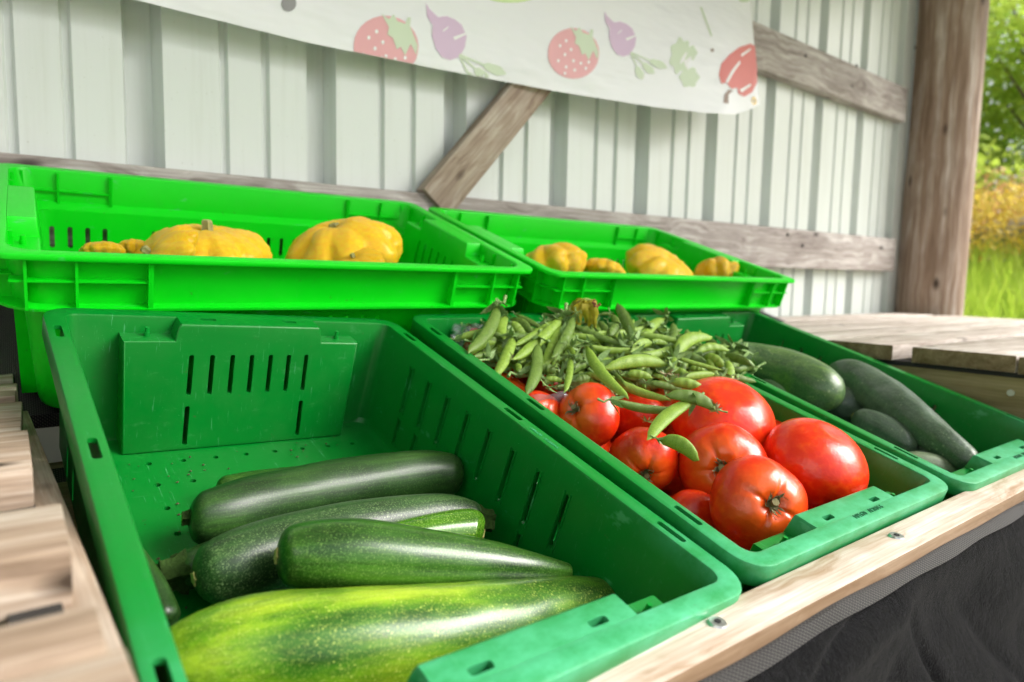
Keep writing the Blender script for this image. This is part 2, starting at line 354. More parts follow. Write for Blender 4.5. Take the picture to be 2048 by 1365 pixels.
M_GRASS = leafy('rank grass', (.46, .66, .06), (.72, .80, .14), .5)
M_GOLD = leafy('goldenrod heads', (.85, .62, .08), (.92, .80, .22), .4)
M_RUST = leafy('rusty seed heads', (.80, .50, .22), (.88, .66, .35), .4)
M_BARK = simple('bark', (.12, .09, .065), .9, 0, .5, 12, .8)
M_ROCK = simple('pale rock', (.45, .43, .40), .9, 0, .3, 6, .6)
M_GROUND = simple('gravel and grass ground', (.26, .25, .17), .95, 0, .4, 3, .4)

# ------------------------------------------------------------------ crates
def ring(W, L, inset, z, rad, n=7):
    """rounded rectangle W x L, pulled in by inset (number or (ix, iy))"""
    ix, iy = inset if isinstance(inset, tuple) else (inset, inset)
    x0, x1, y0, y1 = ix, W-ix, iy, L-iy; pts = []
    rad = max(rad, .0005)
    for cx, cy, a0 in ((x1-rad, y0+rad, -90), (x1-rad, y1-rad, 0), (x0+rad, y1-rad, 90), (x0+rad, y0+rad, 180)):
        for i in range(n):
            a = R(a0+90*i/(n-1)); pts.append((cx+rad*math.cos(a), cy+rad*math.sin(a), z))
    return pts
def loft(bm, rings, closed=True):
    vr = [[bm.verts.new(p) for p in r] for r in rings]; n = len(vr[0])
    for a, b in zip(vr, vr[1:]):
        for i in range(n): bm.faces.new((a[i], a[(i+1) % n], b[(i+1) % n], b[i]))
    if closed: bm.faces.new(vr[0]); bm.faces.new(list(reversed(vr[-1])))
def cut(me_in, cutter_bm, name):
    a = bpy.data.objects.new('tmp_a', me_in); COL.objects.link(a)
    cm = bpy.data.meshes.new('tmp_c'); bmesh.ops.recalc_face_normals(cutter_bm, faces=cutter_bm.faces); cutter_bm.to_mesh(cm); cutter_bm.free()
    c = bpy.data.objects.new('tmp_b', cm); COL.objects.link(c)
    md = a.modifiers.new('b', 'BOOLEAN'); md.operation = 'DIFFERENCE'; md.object = c; md.solver = 'EXACT'
    dg = bpy.context.evaluated_depsgraph_get(); dg.update()
    me = bpy.data.meshes.new_from_object(a.evaluated_get(dg)); me.name = name
    bpy.data.objects.remove(a); bpy.data.objects.remove(c); return me
def bm_mesh(bm, name):
    me = bpy.data.meshes.new(name); bmesh.ops.recalc_face_normals(bm, faces=bm.faces); bm.to_mesh(me); bm.free(); return me

def crate_parts(W, L, H, band, mat, panelx):
    """shared meshes of one kind of crate; local X across the short side, Y along the long side, rim at z = 0"""
    px0, px1, fx0, fx1 = panelx
    s = L/.6
    bm = bmesh.new(); rg = []
    rw = .019*s; lip = .0205
    if not band:
        rg += [ring(W, L, .0035, -.0185, .026), ring(W, L, .0005, -lip, .028), ring(W, L, 0, -lip+.001, .0285), ring(W, L, 0, -.0022, .0285), ring(W, L, .0006, -.0006, .028), ring(W, L, .0022, 0, .027)]
    else:
        rg += [ring(W, L, .010, -.0045, .022), ring(W, L, .0005, -.0065, .026), ring(W, L, 0, -.0055, .026), ring(W, L, 0, -.0018, .026), ring(W, L, .0006, -.0005, .026), ring(W, L, .002, 0, .025)]
    if band: inner = [(.0165, -.0002, .026), (.0185, -.0008, .026), (.0195, -.003, .026), (.0222, -.048, .036), (.0350, -.058, .036), (.0425, -H+.012, .034), (.0445, -H+.006, .034), (.050, -H+.0035, .034)]
    else: inner = [(rw-.003, -.0002, .014), (rw-.001, -.0008, .013), (rw, -.003, .012), (rw+.0045, -H+.012, .016), (rw+.007, -H+.006, .018), (rw+.0125, -H+.0035, .022)]
    rg += [ring(W, L, i, z, r_) for i, z, r_ in inner]
    top = rg
    # outside, from the lip's underside downwards: listed in reverse so the loft is one closed shell
    if not band:
        out = [(rw+.009, -H, .026), (rw+.002, -H+.003, .022), (rw+.0002, -H+.010, .02), (rw-.0048, -.008, .018), (rw-.0058, -.0045, .018), (.0035, -.0035, .026)]
    else:
        out = [(.050, -H, .036), (.042, -H+.003, .036), (.040, -H+.010, .036), (.030, -.066, .038), (.030, -.0640, .038), (.0045, -.0640, .048), (.0042, -.0610, .048), (.019, -.0600, .040), (.0165, -.006, .03)]
    rings_ = [ring(W, L, i, z, r_) for i, z, r_ in out] + rg
    bm_ = bm
    loft(bm_, rings_, closed=True)
    body = bm_mesh(bm_, 'crate shell')
    c = bmesh.new()
    ns = 8
    if not band:        # raised edges beside each slot
        rb = bmesh.new()
        for i in range(ns):
            y = .187+.0435*i
            for sx in (-1, 1):
                xi = lambda z: rw+.0045*(-z/H)
                for dy in (-.0043, .0043):
                    for z0, z1 in ((-.094, -.028), (-.141, -.102)):
                        if z0 < -.1 and i not in (0, 1, 6, 7): continue
                        vs = bm_box(rb, 0, .0028, y+dy-.0009, y+dy+.0009, z0, z1)
                        for v in vs:
                            x = xi(v.co.z)-.0014+v.co.x; v.co.x = x if sx < 0 else W-x
        edge_bm = rb
    if not band:
        for i in range(ns):
            y = .187+.0435*i
            for x0, x1 in ((-.01, .06), (W-.06, W+.01)):
                bm_box(c, x0, x1, y-.0028, y+.0028, -.092, -.030, .002, 1)
        for i in (0, 1, 6, 7):
            y = .187+.0435*i
            for x0, x1 in ((-.01, .06), (W-.06, W+.01)):
                bm_box(c, x0, x1, y-.0026, y+.0026, -.138, -.104)
        for y in (.078, .30, .53):
            for xc in (.0095, W-.0095): bm_box(c, xc-.0032, xc+.0032, y-.015, y+.015, -.012, .01, .0022, 2)
        for i in range(9):
            for j in range(11):
                bm_cyl(c, (.062+.0345*i, .08+.044*j, -H-.01), (.062+.0345*i, .08+.044*j, -H+.02), .0033, n=10)
    else:
        for k in list(range(4)) + list(range(6, 10)) + list(range(13, 17)) + list(range(20, 24)):
            y = L-.068-.0234*k
            for x0, x1 in ((.0, .09), (W-.09, W)): bm_box(c, x0, x1, y-.0033, y+.0033, -.118, -.084, .0025, 2)
        for i in range(9):
            for x0, x1 in ((.0, .075), (W-.075, W)):
                y = .16+.047*i; bm_box(c, x0, x1, y-.003, y+.003, -.185, -.14)
    nsl = 7; sw = (fx1-fx0)-.03
    cp = bmesh.new()
    for cc in (c, cp):
        for ya, yb in ((-.01*s, .075*s), (L-.075*s, L+.01*s)):
            for i in range(nsl):
                x = (fx0+fx1)/2 + (i-3)*.0222*s
                bm_box(cc, x-.0026, x+.0026, ya, yb, -.083*s, -.036*s, .0012, 1)
                if i in (0, 6): bm_box(cc, x-.0026, x+.0026, ya, yb, min(-.143*s, -.1), -.096*s, .0012, 1)
        if not band:
            for yc in (.024, L-.024):
                for x in (.155, .25): bm_box(cc, x-.0085, x+.0085, yc-.0030, yc+.0030, -.013, .01, .002, 2)
    shell = cut(body, c, 'crate shell')
    # the thick handle panel inside each short side
    pb = bmesh.new()
    def panel(flip):
        d0, d1 = .0165*s, .041*s; t = .020
        def P(x, d, z):
            d = d + (.018*(-z/H) if d > .02*s else .006*(-z/H)); y = (L-d) if flip else d
            return (x, y, z)
        zb = -H+.004; zs = -.020*s; e = .0007
        outl = [(px0+.006, zb), (px0, zs), (fx0, zs), (fx0+.003, -e-.004), (fx0+.0055, -e), (fx1-.0055, -e), (fx1-.003, -e-.004), (fx1, zs), (px1, zs), (px1-.006, zb)]
        a = [pb.verts.new(P(x, d0, z)) for x, z in outl]; b = [pb.verts.new(P(x, d1, z)) for x, z in outl]
        n = len(outl); pb.faces.new(a); pb.faces.new(b)
        es = []
        for i in range(n):
            f = pb.faces.new((a[i], a[(i+1) % n], b[(i+1) % n], b[i]))
        pb.edges.ensure_lookup_table()
        es = [e_ for e_ in pb.edges if e_.verts[0] in b and e_.verts[1] in b]
        return es
    es = panel(False)+panel(True)
    bmesh.ops.recalc_face_normals(pb, faces=pb.faces)
    bmesh.ops.bevel(pb, geom=es, offset=.0028, segments=3, profile=.5, affect='EDGES')
    pan = cut(bm_mesh(pb, 'handle panels'), cp, 'handle panels')
    # split the two panels into two meshes
    pans = []
    for side in (0, 1):
        b2 = bmesh.new(); b2.from_mesh(pan)
        kill = [v for v in b2.verts if (v.co.y > L/2) != bool(side)]
        bmesh.ops.delete(b2, geom=kill, context='VERTS'); pans.append(bm_mesh(b2, 'handle panel'))
    ks = bmesh.new()
    bm_cyl(ks, (0, 0, -.004), (0, 0, .004), .0032*s, n=14); bm_cyl(ks, (0, 0, .0035), (0, 0, .0095), .0026*s, .0021*s, 14)
    peg = bm_mesh(ks, 'peg')
    if not band:
        bmesh.ops.recalc_face_normals(edge_bm, faces=edge_bm.faces); edge_bm.from_mesh(shell); edge_bm.to_mesh(shell); edge_bm.free()
    if band:
        rb = bmesh.new()
        def rib(y, w=.0028, deep=.0125):
            for x0, x1 in ((.0055, .026), (W-.026, W-.0055)): bm_box(rb, x0, x1, y-w/2, y+w/2, -.0625, -.004)
        def hrib(y0, y1):
            for x0, x1 in ((.008, .026), (W-.026, W-.008)): bm_box(rb, x0, x1, y0, y1, -.0325, -.0303)
        for y in (.033, .078, .147, L-.147, L-.078, L-.034): rib(y)
        rib(.1475, .005); rib(L-.1475, .005)
        hrib(.02, .145); hrib(L-.145, L-.02)
        for y0, y1 in ((.0055, .024), (L-.024, L-.0055)):
            for x in (.045, .10, .16, W-.16, W-.10, W-.045): bm_box(rb, x-.0014, x+.0014, y0, y1, -.0625, -.004)
            bm_box(rb, .03, W-.03, y0+.002, y1-.002, -.0325, -.0303)
        rb.normal_update(); bmesh.ops.recalc_face_normals(rb, faces=rb.faces); rb.from_mesh(shell); rb.to_mesh(shell); rb.free()
    return dict(shell=shell, pans=pans, peg=peg, W=W, L=L, s=s, mat=mat, px=panelx)
def make_crate(P, name, M, label, group):
    root = empty(name, M, label, 'crate', group); m = P['mat']; W, L, s = P['W'], P['L'], P['s']
    obj('tub', P['shell'], m, root, smooth=28); pm = M_PEG if m is M_CRATE else m
    for q in P['pans']: obj('handle_panel', q, m, root, smooth=28)
    px0, px1, fx0, fx1 = P['px']
    for y in (.0285*s, L-.0285*s):
        for x in ((px0+fx0)/2, (px1+fx1)/2):
            o = obj('peg', P['peg'], pm, root, smooth=35); o.location = (x, y, -.0195*s)
    return root

WL, LL, HL = .406, .60, .153
LOW = crate_parts(WL, LL, HL, False, M_CRATE, (.068, .338, .118, .288))
US = 1.17
LU, WU, HU = .592*US, .3928*US, .205
UP = crate_parts(WU, LU, HU, True, M_LIME, (.085, .375, .145, .315))
def pose(x, y, z, yaw, pit, rol):
    return Matrix.Translation((x, y, z)) @ Matrix.Rotation(R(yaw), 4, 'Z') @ Matrix.Rotation(R(pit), 4, 'X') @ Matrix.Rotation(R(rol), 4, 'Y')
POSE = [pose(0, 0, 0, 2.47, 16.88, 3.29), pose(.4101, .0275, -.014, .44, 16.66, .30), pose(.8286, .0221, -.0178, -.86, 16.78, -.37)]
lowlab = ['dark green plastic crate holding the zucchini, nearest the camera', 'dark green plastic crate in the middle holding tomatoes under a heap of pea pods', 'dark green plastic crate holding the cucumbers beside the wooden platform']
LC = [make_crate(LOW, 'produce_crate', POSE[i], lowlab[i], 'dark green produce crates in the front row') for i in range(3)]
# upper crates: long side towards the viewer, so turn the prototype by 90 degrees
def upose(x, y, z, yaw, pit):
    B = pose(x, y, z, yaw, pit, 0); return B, B @ Matrix.Translation((LU, 0, 0)) @ Matrix.Rotation(R(90), 4, 'Z')
B3, M3 = upose(-.058-.012, .572, .226, -.58, 18.35)
B4, M4 = upose(.634, .545, .2215, -1.71, 17.84)
UC = [make_crate(UP, 'produce_crate', M3, 'bright green ribbed crate of yellow squash on the left of the upper row', 'bright green crates in the upper row'),
      make_crate(UP, 'produce_crate', M4, 'bright green ribbed crate of yellow squash on the right of the upper row', 'bright green crates in the upper row')]
def text_mesh(s, size, ext=.0003):
    cu = bpy.data.curves.new('t', 'FONT'); cu.body = s; cu.size = size; cu.extrude = ext; cu.align_x = 'CENTER'; cu.align_y = 'CENTER'
    o = bpy.data.objects.new('t', cu); COL.objects.link(o); dg = bpy.context.evaluated_depsgraph_get(); dg.update()
    me = bpy.data.meshes.new_from_object(o.evaluated_get(dg)); bpy.data.objects.remove(o); return me
for c_, (x, y, rz, sz) in ((LC[1], (.213, .0125, 0, .0072)), (LC[0], (WL-.0115, .245, -90, .0055)), (LC[2], (.213, .0125, 0, .0072))):
    tm = text_mesh('NPL670   AF2804-6', sz)
    o = obj('embossed_lettering', tm, M_PRINT if rz == 0 else M_CRATE, c_); o.matrix_local = Matrix.Translation((x, y, .0002)) @ Matrix.Rotation(R(rz), 4, 'Z')

def cplane(B, axis, val):
    n = (B.to_3x3() @ Vector([1 if i == axis else 0 for i in range(3)])).normalized()
    return n, n.dot(B.translation)+val
def at(k, px, py, z):
    """pixel -> point on the plane at height z over the rim of lower crate k"""
    n, c = cplane(POSE[k], 2, z); return hit(px, py, n, c)

# ------------------------------------------------------------------ swept fruit
def catmull(P, t):
    n = len(P)-1; x = min(max(t, 0), 1)*n; i = min(int(x), n-1); f = x-i
    p0, p1, p2, p3 = P[max(i-1, 0)], P[i], P[i+1], P[min(i+2, n)]
    return .5*((2*p1)+(p2-p0)*f+(2*p0-5*p1+4*p2-p3)*f*f+(3*p1-p0-3*p2+p3)*f*f*f)
def sweep(C, Rr, cap0, cap1, lobes=0, lobe_a=0, seg=28, n=56, flat=1.0, wob=0, up=(0, 0, 1)):
    """C control points, Rr radii; returns (verts, faces, M) with local X along the length"""
    C = [Vector(c) for c in C]
    pts = [catmull(C, i/(n-1)) for i in range(n)]
    rr = [catmull([Vector((r, 0, 0)) for r in Rr], i/(n-1)).x for i in range(n)]
    S = [0]
    for a, b in zip(pts, pts[1:]): S.append(S[-1]+(b-a).length)
    Ltot = S[-1]
    M = frame((pts[0]+pts[-1])/2, pts[-1]-pts[0], up); Mi = M.inverted()
    # resample with denser ends
    st = []
    K = 9
    for i in range(K+1): st.append(cap0*(1-math.cos(i/K*math.pi/2)))
    m = 34
    for i in range(1, m): st.append(cap0+(Ltot-cap0-cap1)*i/m)
    for i in range(K, -1, -1): st.append(Ltot-cap1*(1-math.cos(i/K*math.pi/2)))
    verts, faces = [], []
    def sample(s):
        for j in range(len(S)-1):
            if S[j+1] >= s or j == len(S)-2:
                f = (s-S[j])/max(S[j+1]-S[j], 1e-9); return pts[j].lerp(pts[j+1], f), rr[j]*(1-f)+rr[j+1]*f, (pts[j+1]-pts[j]).normalized()
    for s in st:
        p, r, d = sample(s)
        k = 1
        if s < cap0: k = max(0, 1-(1-s/cap0)**2.4)**(1/2.4)
        if s > Ltot-cap1: k = max(0, 1-(1-(Ltot-s)/cap1)**2.4)**(1/2.4)
        k = max(k, .02)
        y = Vector(up).cross(d).normalized(); z = d.cross(y)
        for a in range(seg):
            an = 2*math.pi*a/seg
            w = 1+lobe_a*math.cos(lobes*an) if lobes else 1
            if wob: w += wob*noise.noise(Vector((s*25, math.cos(an)*1.3, math.sin(an)*1.3+len(verts)*0)))
            verts.append(Mi @ (p+(y*math.cos(an)+z*math.sin(an)*flat)*r*k*w))
    nr = len(st)
    for i in range(nr-1):
        for a in range(seg):
            b = (a+1) % seg; faces.append((i*seg+a, i*seg+b, (i+1)*seg+b, (i+1)*seg+a))
    faces.append(tuple(reversed(range(seg)))); faces.append(tuple((nr-1)*seg+a for a in range(seg)))
    return verts, faces, M
def stub(parent, M, p, d, r, ln, mat, name='stem', flare=1.25, cutm=None):
    """ridged stem stub from world point p along world direction d"""
    d = Vector(d).normalized(); Mi = M.inverted(); q = frame(p, d, (.1, .2, 1) if abs(d.z) < .9 else (1, 0, 0))
    vs, fs = [], []; seg = 15; rows = [(-.35, 1.15), (0, 1.0), (.25, .82), (.6, .80), (.85, .84), (1, flare*.66), (1.02, flare*.5)]
    for t, k in rows:
        for a in range(seg):
            an = 2*math.pi*a/seg; w = (1+.26*math.cos(5*an+t*.5)+.09*rnd.uniform(-1, 1))*(.9+.1*rnd.random())
            vs.append(Mi @ (q @ Vector((t*ln, math.cos(an)*r*k*w, math.sin(an)*r*k*w))))
    for i in range(len(rows)-1):
        for a in range(seg): b = (a+1) % seg; fs.append((i*seg+a, i*seg+b, (i+1)*seg+b, (i+1)*seg+a))
    fs.append(tuple((len(rows)-1)*seg+a for a in range(seg)))
    fs = [tuple(reversed(f_)) for f_ in fs]
    return mesh_obj(name, vs, fs, mat, parent, smooth=40, mats=[mat, cutm or mat], fmat=[0]*(len(fs)-1)+[1])
def fruit(k, name, st, mat, label, cat, group, caps=(.7, .7), lobes=0, la=0, wob=0, stem=None, scar=None, zoff=None, flat=1.0):
    """st: stations (px, py, width px, z over the rim)"""
    C, Q = [], []
    for px, py, w, z in st:
        p, t = at(k, px, py, z); C.append(p); Q.append(w/2*t/F)
    # stretch the two ends by the caps
    up = POSE[k].to_3x3() @ Vector((0, 0, 1))
    v, f, M = sweep(C, Q, Q[0]*caps[0], Q[-1]*caps[1], lobes, la, wob=wob, up=up, flat=flat)
    root = empty(name, M, label, cat, group)
    body = mesh_obj('fruit', v, f, mat, root, smooth=75)
    if stem:
        end, r, ln, cm = stem
        i, j = (0, 1) if end == 0 else (-1, -2); d = (C[i]-C[j]).normalized()
        stub(root, M, C[i]-d*(ln*.1), d, r, ln, M_STEM, cutm=cm)
    if scar:
        end, r = scar; i, j = (0, 1) if end == 0 else (-1, -2); d = (C[i]-C[j]).normalized()
        stub(root, M, C[i]-d*.001, d, r, r*.35, M_SCAR, 'blossom_scar', 1.1)
    return root

ZG = 'zucchini in the nearest crate'
fruit(0, 'zucchini', [(377, 1036, 92, -.105), (430, 1032, 112, -.105), (520, 1009, 120, -.105), (700, 973, 114, -.103), (850, 950, 98, -.10), (924, 954, 82, -.10)], M_ZDARK,
      'long very dark zucchini lying across the back, topmost at the rear of its crate', 'zucchini', ZG, (.6, .8), 8, .012, .03, stem=(0, .007, .006, M_CUT))
fruit(0, 'zucchini', [(432, 978, 44, -.127), (520, 972, 62, -.127), (700, 955, 62, -.127)], M_ZMID, 'zucchini mostly hidden behind the darkest one, only its green edge showing', 'zucchini', ZG, (.9, .8), 7, .02)
fruit(0, 'zucchini', [(388, 1158, 100, -.105), (470, 1132, 140, -.103), (600, 1088, 128, -.100), (750, 1050, 104, -.098), (890, 1030, 82, -.098), (962, 1040, 58, -.098)], M_ZPALE,
      'pale speckled zucchini under the glossy one, its thick stem pointing right', 'zucchini', ZG, (.75, .7), 8, .012, .02, stem=(1, .0125, .015, None), scar=(0, .006))
fruit(0, 'zucchini', [(740, 1085, 52, -.085), (850, 1070, 76, -.085), (935, 1062, 86, -.085), (967, 1068, 76, -.085)], M_ZLIGHT,
      'bright light green zucchini end poking up behind the glossy zucchini', 'zucchini', ZG, (.8, .75), 8, .015, scar=(1, .005))
fruit(0, 'zucchini', [(553, 1112, 96, -.062), (615, 1110, 134, -.062), (720, 1113, 146, -.062), (850, 1121, 122, -.064), (1000, 1131, 86, -.068), (1142, 1144, 30, -.075)], M_ZMID,
      'glossy mid green zucchini tapering to the right, lying on top of the pile', 'zucchini', ZG, (.55, .8), 8, .014, .02, scar=(0, .0065))
fruit(0, 'zucchini', [(300, 1330, 110, -.098), (420, 1318, 205, -.094), (560, 1305, 235, -.092), (760, 1296, 232, -.092), (960, 1262, 190, -.094), (1150, 1216, 122, -.098), (1284, 1200, 66, -.10)], M_ZYEL,
      'huge yellow and green speckled marrow at the front of the nearest crate', 'marrow', None, (.8, .7), 9, .012, .03)
fruit(0, 'zucchini', [(352, 1146, 66, -.128), (420, 1128, 88, -.128), (520, 1100, 90, -.128)], M_ZDARK, 'dark zucchini low in the crate with a rough corky stem stump facing left', 'zucchini', ZG, (.8, .8), 8, .02, stem=(0, .0150, .015, None))
fruit(0, 'zucchini', [(272, 1105, 30, -.115), (305, 1180, 58, -.118), (335, 1250, 62, -.122)], M_ZDARK, 'small dark zucchini leaning against the left wall of the nearest crate', 'zucchini', ZG, (.9, .9), 8, .03)
# soil crumbs and leaf bits on the crate floor
q = random.Random(3); vs, fs = [], []
for _ in range(150):
    x, y = q.uniform(.06, .35), q.uniform(.2, .54); r_ = q.uniform(.0005, .0017); P_ = POSE[0] @ Vector((x, y, -HL+.0042+r_*.5)); i = len(vs)
    for dx, dy, dz in ((1, 0, 0), (0, 1, .2), (-1, .2, 0), (0, -1, .1), (.1, .1, .9), (0, 0, -.5)): vs.append(P_+Vector((dx*r_*q.uniform(.6, 1.6), dy*r_*q.uniform(.6, 1.6), dz*r_)))
    for a_, b_ in ((0, 1), (1, 2), (2, 3), (3, 0)): fs += [(i+a_, i+b_, i+4), (i+b_, i+a_, i+5)]
tag(mesh_obj('soil_crumbs', vs, fs, simple('soil', (.10, .07, .04), .95)), 'scattered crumbs of soil on the floor of the zucchini crate', 'soil', kind='stuff')
# bit of straw on the marrow
sp = [at(0, x, y, -.055)[0] for x, y in ((762, 1187), (772, 1180), (800, 1177), (850, 1175))]
v, f, M = sweep(sp, [.0006]*4, .001, .001, seg=6)
tag(mesh_obj('straw', v, f, M_DRY, M=M), 'bit of dry straw lying between the glossy zucchini and the marrow', 'straw')

CG = 'cucumbers in the right hand front crate'
fruit(2, 'cucumber', [(1424, 708, 46, -.040), (1500, 720, 72, -.040), (1570, 743, 90, -.040), (1630, 774, 98, -.040), (1672, 800, 70, -.040)], M_CUKEL,
      'fat cucumber with a lime green blunt end beside the pea pods', 'cucumber', CG, (1.3, 1.15), 7, .015, .05)
fruit(2, 'cucumber', [(1656, 738, 46, -.034), (1715, 763, 80, -.034), (1790, 815, 86, -.034), (1860, 868, 72, -.036), (1925, 916, 56, -.042), (1952, 938, 40, -.046)], M_CUKE,
      'longest dark bumpy cucumber reaching the front rim of its crate', 'cucumber', CG, (1.5, 1.5), 7, .02, .07)
fruit(2, 'cucumber', [(1640, 790, 66, -.07), (1695, 812, 70, -.07), (1728, 828, 50, -.07)], M_CUKE, 'short cucumber end between the two long cucumbers', 'cucumber', CG, (1.5, 1.5), 7, .02, .05)
fruit(2, 'cucumber', [(1706, 832, 38, -.060), (1740, 848, 58, -.060), (1785, 872, 64, -.060), (1826, 902, 46, -.062)], M_CUKE, 'stubby grey green cucumber with a stem scar nestled below the longest one', 'cucumber', CG, (1.1, 1.5), 7, .02, .05, scar=(0, .006))
fruit(2, 'cucumber', [(1450, 735, 30, -.070), (1520, 755, 70, -.070), (1590, 800, 60, -.070)], M_CUKEP, 'pale greyish cucumber half hidden by the left rim of the cucumber crate', 'cucumber', CG, (1.5, 1.5), 7, .02, .03)
fruit(2, 'cucumber', [(1800, 922, 40, -.070), (1860, 936, 60, -.070), (1918, 952, 40, -.070)], M_CUKEP, 'pale cucumber lying lowest by the front corner of the cucumber crate', 'cucumber', CG, (1.5, 1.5), 7, .02, .03)

def lowcuke(p0, p1, r):
    a_, b_ = POSE[2] @ Vector(p0), POSE[2] @ Vector(p1); m_ = a_.lerp(b_, .5)+Vector((rnd.uniform(-.008, .008), 0, 0))
    v, f, M = sweep([a_, m_, b_], [r*.8, r, r*.85], r*1.4, r*1.4, 7, .02, wob=.06, up=POSE[2].to_3x3() @ Vector((0, 0, 1)))
    root = empty('cucumber', M, 'cucumber in the lower layer of the far crate, hidden beneath the others', 'cucumber', CG); mesh_obj('fruit', v, f, M_CUKE, root, smooth=75)
for p0, p1, r in (((.10, .08, -.120), (.13, .33, -.120), .026), ((.17, .10, -.119), (.18, .36, -.118), .028), ((.24, .07, -.120), (.25, .34, -.119), .027), ((.315, .08, -.118), (.31, .33, -.119), .029),
                  ((.09, .36, -.12), (.12, .53, -.12), .026), ((.19, .39, -.118), (.20, .53, -.118), .028), ((.27, .37, -.118), (.30, .53, -.118), .028),
                  ((.30, .14, -.072), (.33, .37, -.082), .020), ((.20, .30, -.083), (.22, .50, -.085), .021)): lowcuke(p0, p1, r)

# ------------------------------------------------------------------ tomatoes
def tomato_mesh(seed, lob=5, amp=.05, flatz=.8):
    q = random.Random(seed); ph = [q.uniform(0, 6.28) for _ in range(4)]
    nu, nv = 64, 40; vs, fs = [], []
    for i in range(nv+1):
        th = math.pi*i/nv; st, ct = math.sin(th), math.cos(th)
        for j in range(nu):
            a = 2*math.pi*j/nu
            top = max(0, ct); r = 1
            l = amp*(math.cos(lob*a+ph[0])*.6+math.cos((lob+2)*a+ph[1])*.3+math.cos(2*a+ph[2])*.5)
            r += l*(st**1.2)*(.35+.9*top) 
            dim = .30*math.exp(-(st/.24)**2)*(1 if ct > 0 else .22)
            cre = -.05*top*max(0, math.cos(lob*a+ph[0]+math.pi))**6*math.exp(-((st-.4)/.3)**2)
            z = flatz*ct*(1-dim)*(r*.5+.5)+cre; x = st*r
            vs.append((x*math.cos(a), x*math.sin(a), z))
    for i in range(nv):
        for j in range(nu): k = (j+1) % nu; fs.append((i*nu+j, (i+1)*nu+j, (i+1)*nu+k, i*nu+k))
    me = bpy.data.meshes.new('tomato skin'); me.from_pydata(vs, [], fs)
    bm = bmesh.new(); bm.from_mesh(me); bmesh.ops.remove_doubles(bm, verts=bm.verts, dist=1e-5); bm.to_mesh(me); bm.free(); return me
def calyx_mesh(seed, fresh=0):
    q = random.Random(seed); bm = bmesh.new()
    bm_cyl(bm, (0, 0, -.05), (.02, .01, .13), .075, .06, 9)
    bm_cyl(bm, (.02, .01, .12), (.05, .02, .22), .058, .078, 9)
    surf = lambda r_: .79*math.sqrt(max(0, 1-r_*r_))*(1-.30*math.exp(-(r_/.24)**2))-.545
    for i in range(17):
        a = i*.37+q.uniform(-.2, .2); ln = q.uniform(.14, .32); w = q.uniform(.028, .06); pr = None
        cu = q.uniform(.0, 1.6); tw = q.uniform(-1.4, 1.4)
        for s in range(8):
            t = s/7; rad = .04+ln*t*(1-.45*cu*t*.6); z = surf(rad)+.035+.20*cu*t*t*(1-.5*t)+.015*math.sin(t*9+i); aa = a+tw*.8*t*t
            c = Vector((rad*math.cos(aa), rad*math.sin(aa), z)); si = Vector((-math.sin(aa), math.cos(aa), math.sin(t*5+i)*.8))*(w*(1-t*.85)*(.8+.4*math.sin(t*11+i)))
            n = Vector((0, 0, .012)); cur = [bm.verts.new(c-si), bm.verts.new(c+n), bm.verts.new(c+si), bm.verts.new(c-n)]
            if pr:
                for k in range(4): bm.faces.new((pr[k], pr[(k+1) % 4], cur[(k+1) % 4], cur[k]))
            pr = cur
    return bm_mesh(bm, 'calyx')
TM = [tomato_mesh(11+i, [5, 4, 6, 5][i], [.045, .06, .05, .02][i], [.80, .78, .82, .80][i]) for i in range(4)]
CX = [calyx_mesh(i) for i in range(3)]
CAMR, CAMU, CAMB = CM @ Vector((1, 0, 0)), CM @ Vector((0, 1, 0)), CM @ Vector((0, 0, 1))
def tomato(px, py, w, h, z, stem, label, var=0, k=1, spin=0, calyx=True, P=None, sq=1.0):
    p, t = at(k, px, py, z); r = w/2*t/F
    d = (p-CAM).normalized(); rt = d.cross(Vector((0, 0, 1))).normalized(); upv = rt.cross(d)
    sx, sy, front = stem
    q = max(0, 1-sx*sx-sy*sy)**.5*(1 if front else -1)
    ax = (rt*sx-upv*sy-d*q).normalized()
    M = ax.to_track_quat('Z', 'Y').to_matrix().to_4x4() @ Matrix.Rotation(spin, 4, 'Z'); M.translation = p
    root = empty('tomato', M, label, 'tomato', 'ripe red tomatoes in the middle front crate')
    r *= 1.05
    o = obj('fruit', TM[var], M_TOM, root, smooth=180); o.scale = (r, r, r*sq)
    if calyx:
        c = obj('calyx', CX[var % 3], M_CALYX, root, smooth=40); c.location = (0, 0, r*.545*sq); c.scale = (r*1.0,)*3
    return root
tomato(1176, 833, 130, 0, -.036, (-.60, -.28, 1), 'tomato beside the left rim under the pea pods, dark stem facing left', 1, spin=.5)
tomato(1278, 838, 112, 0, -.060, (.2, -.8, 0), 'tomato glimpsed behind the crossed pea pods, right of the one with the sideways stem', 3)
tomato(1286, 922, 134, 0, -.060, (.10, .55, 1), 'small tomato low beside the left rim with its dried stem at the bottom', 2)
tomato(1444, 845, 196, 0, -.020, (-.25, .75, 0), 'big tomato directly under the pea pod with the withered flower', 0, spin=1.2)
tomato(1445, 935, 168, 0, -.040, (.03, .06, 1), 'tomato in the centre of the crate whose stem faces the camera', 0, spin=2.0, sq=.95)
tomato(1516, 1010, 184, 0, -.034, (.42, -.06, 1), 'frontmost tomato with the large brown stem, against the front flap', 1, spin=1.0)
tomato(1629, 926, 192, 0, -.016, (-.45, .80, 0), 'largest smooth stemless looking tomato nearest the right wall', 3, spin=.7)
tomato(1384, 1034, 110, 0, -.085, (-.3, -.6, 0), 'orange red tomato low at the left rim below the centre tomato', 3)
tomato(1650, 1018, 120, 0, -.066, (.3, .8, 0), 'tomato hidden under the largest one, red sliver above the front flap', 3)
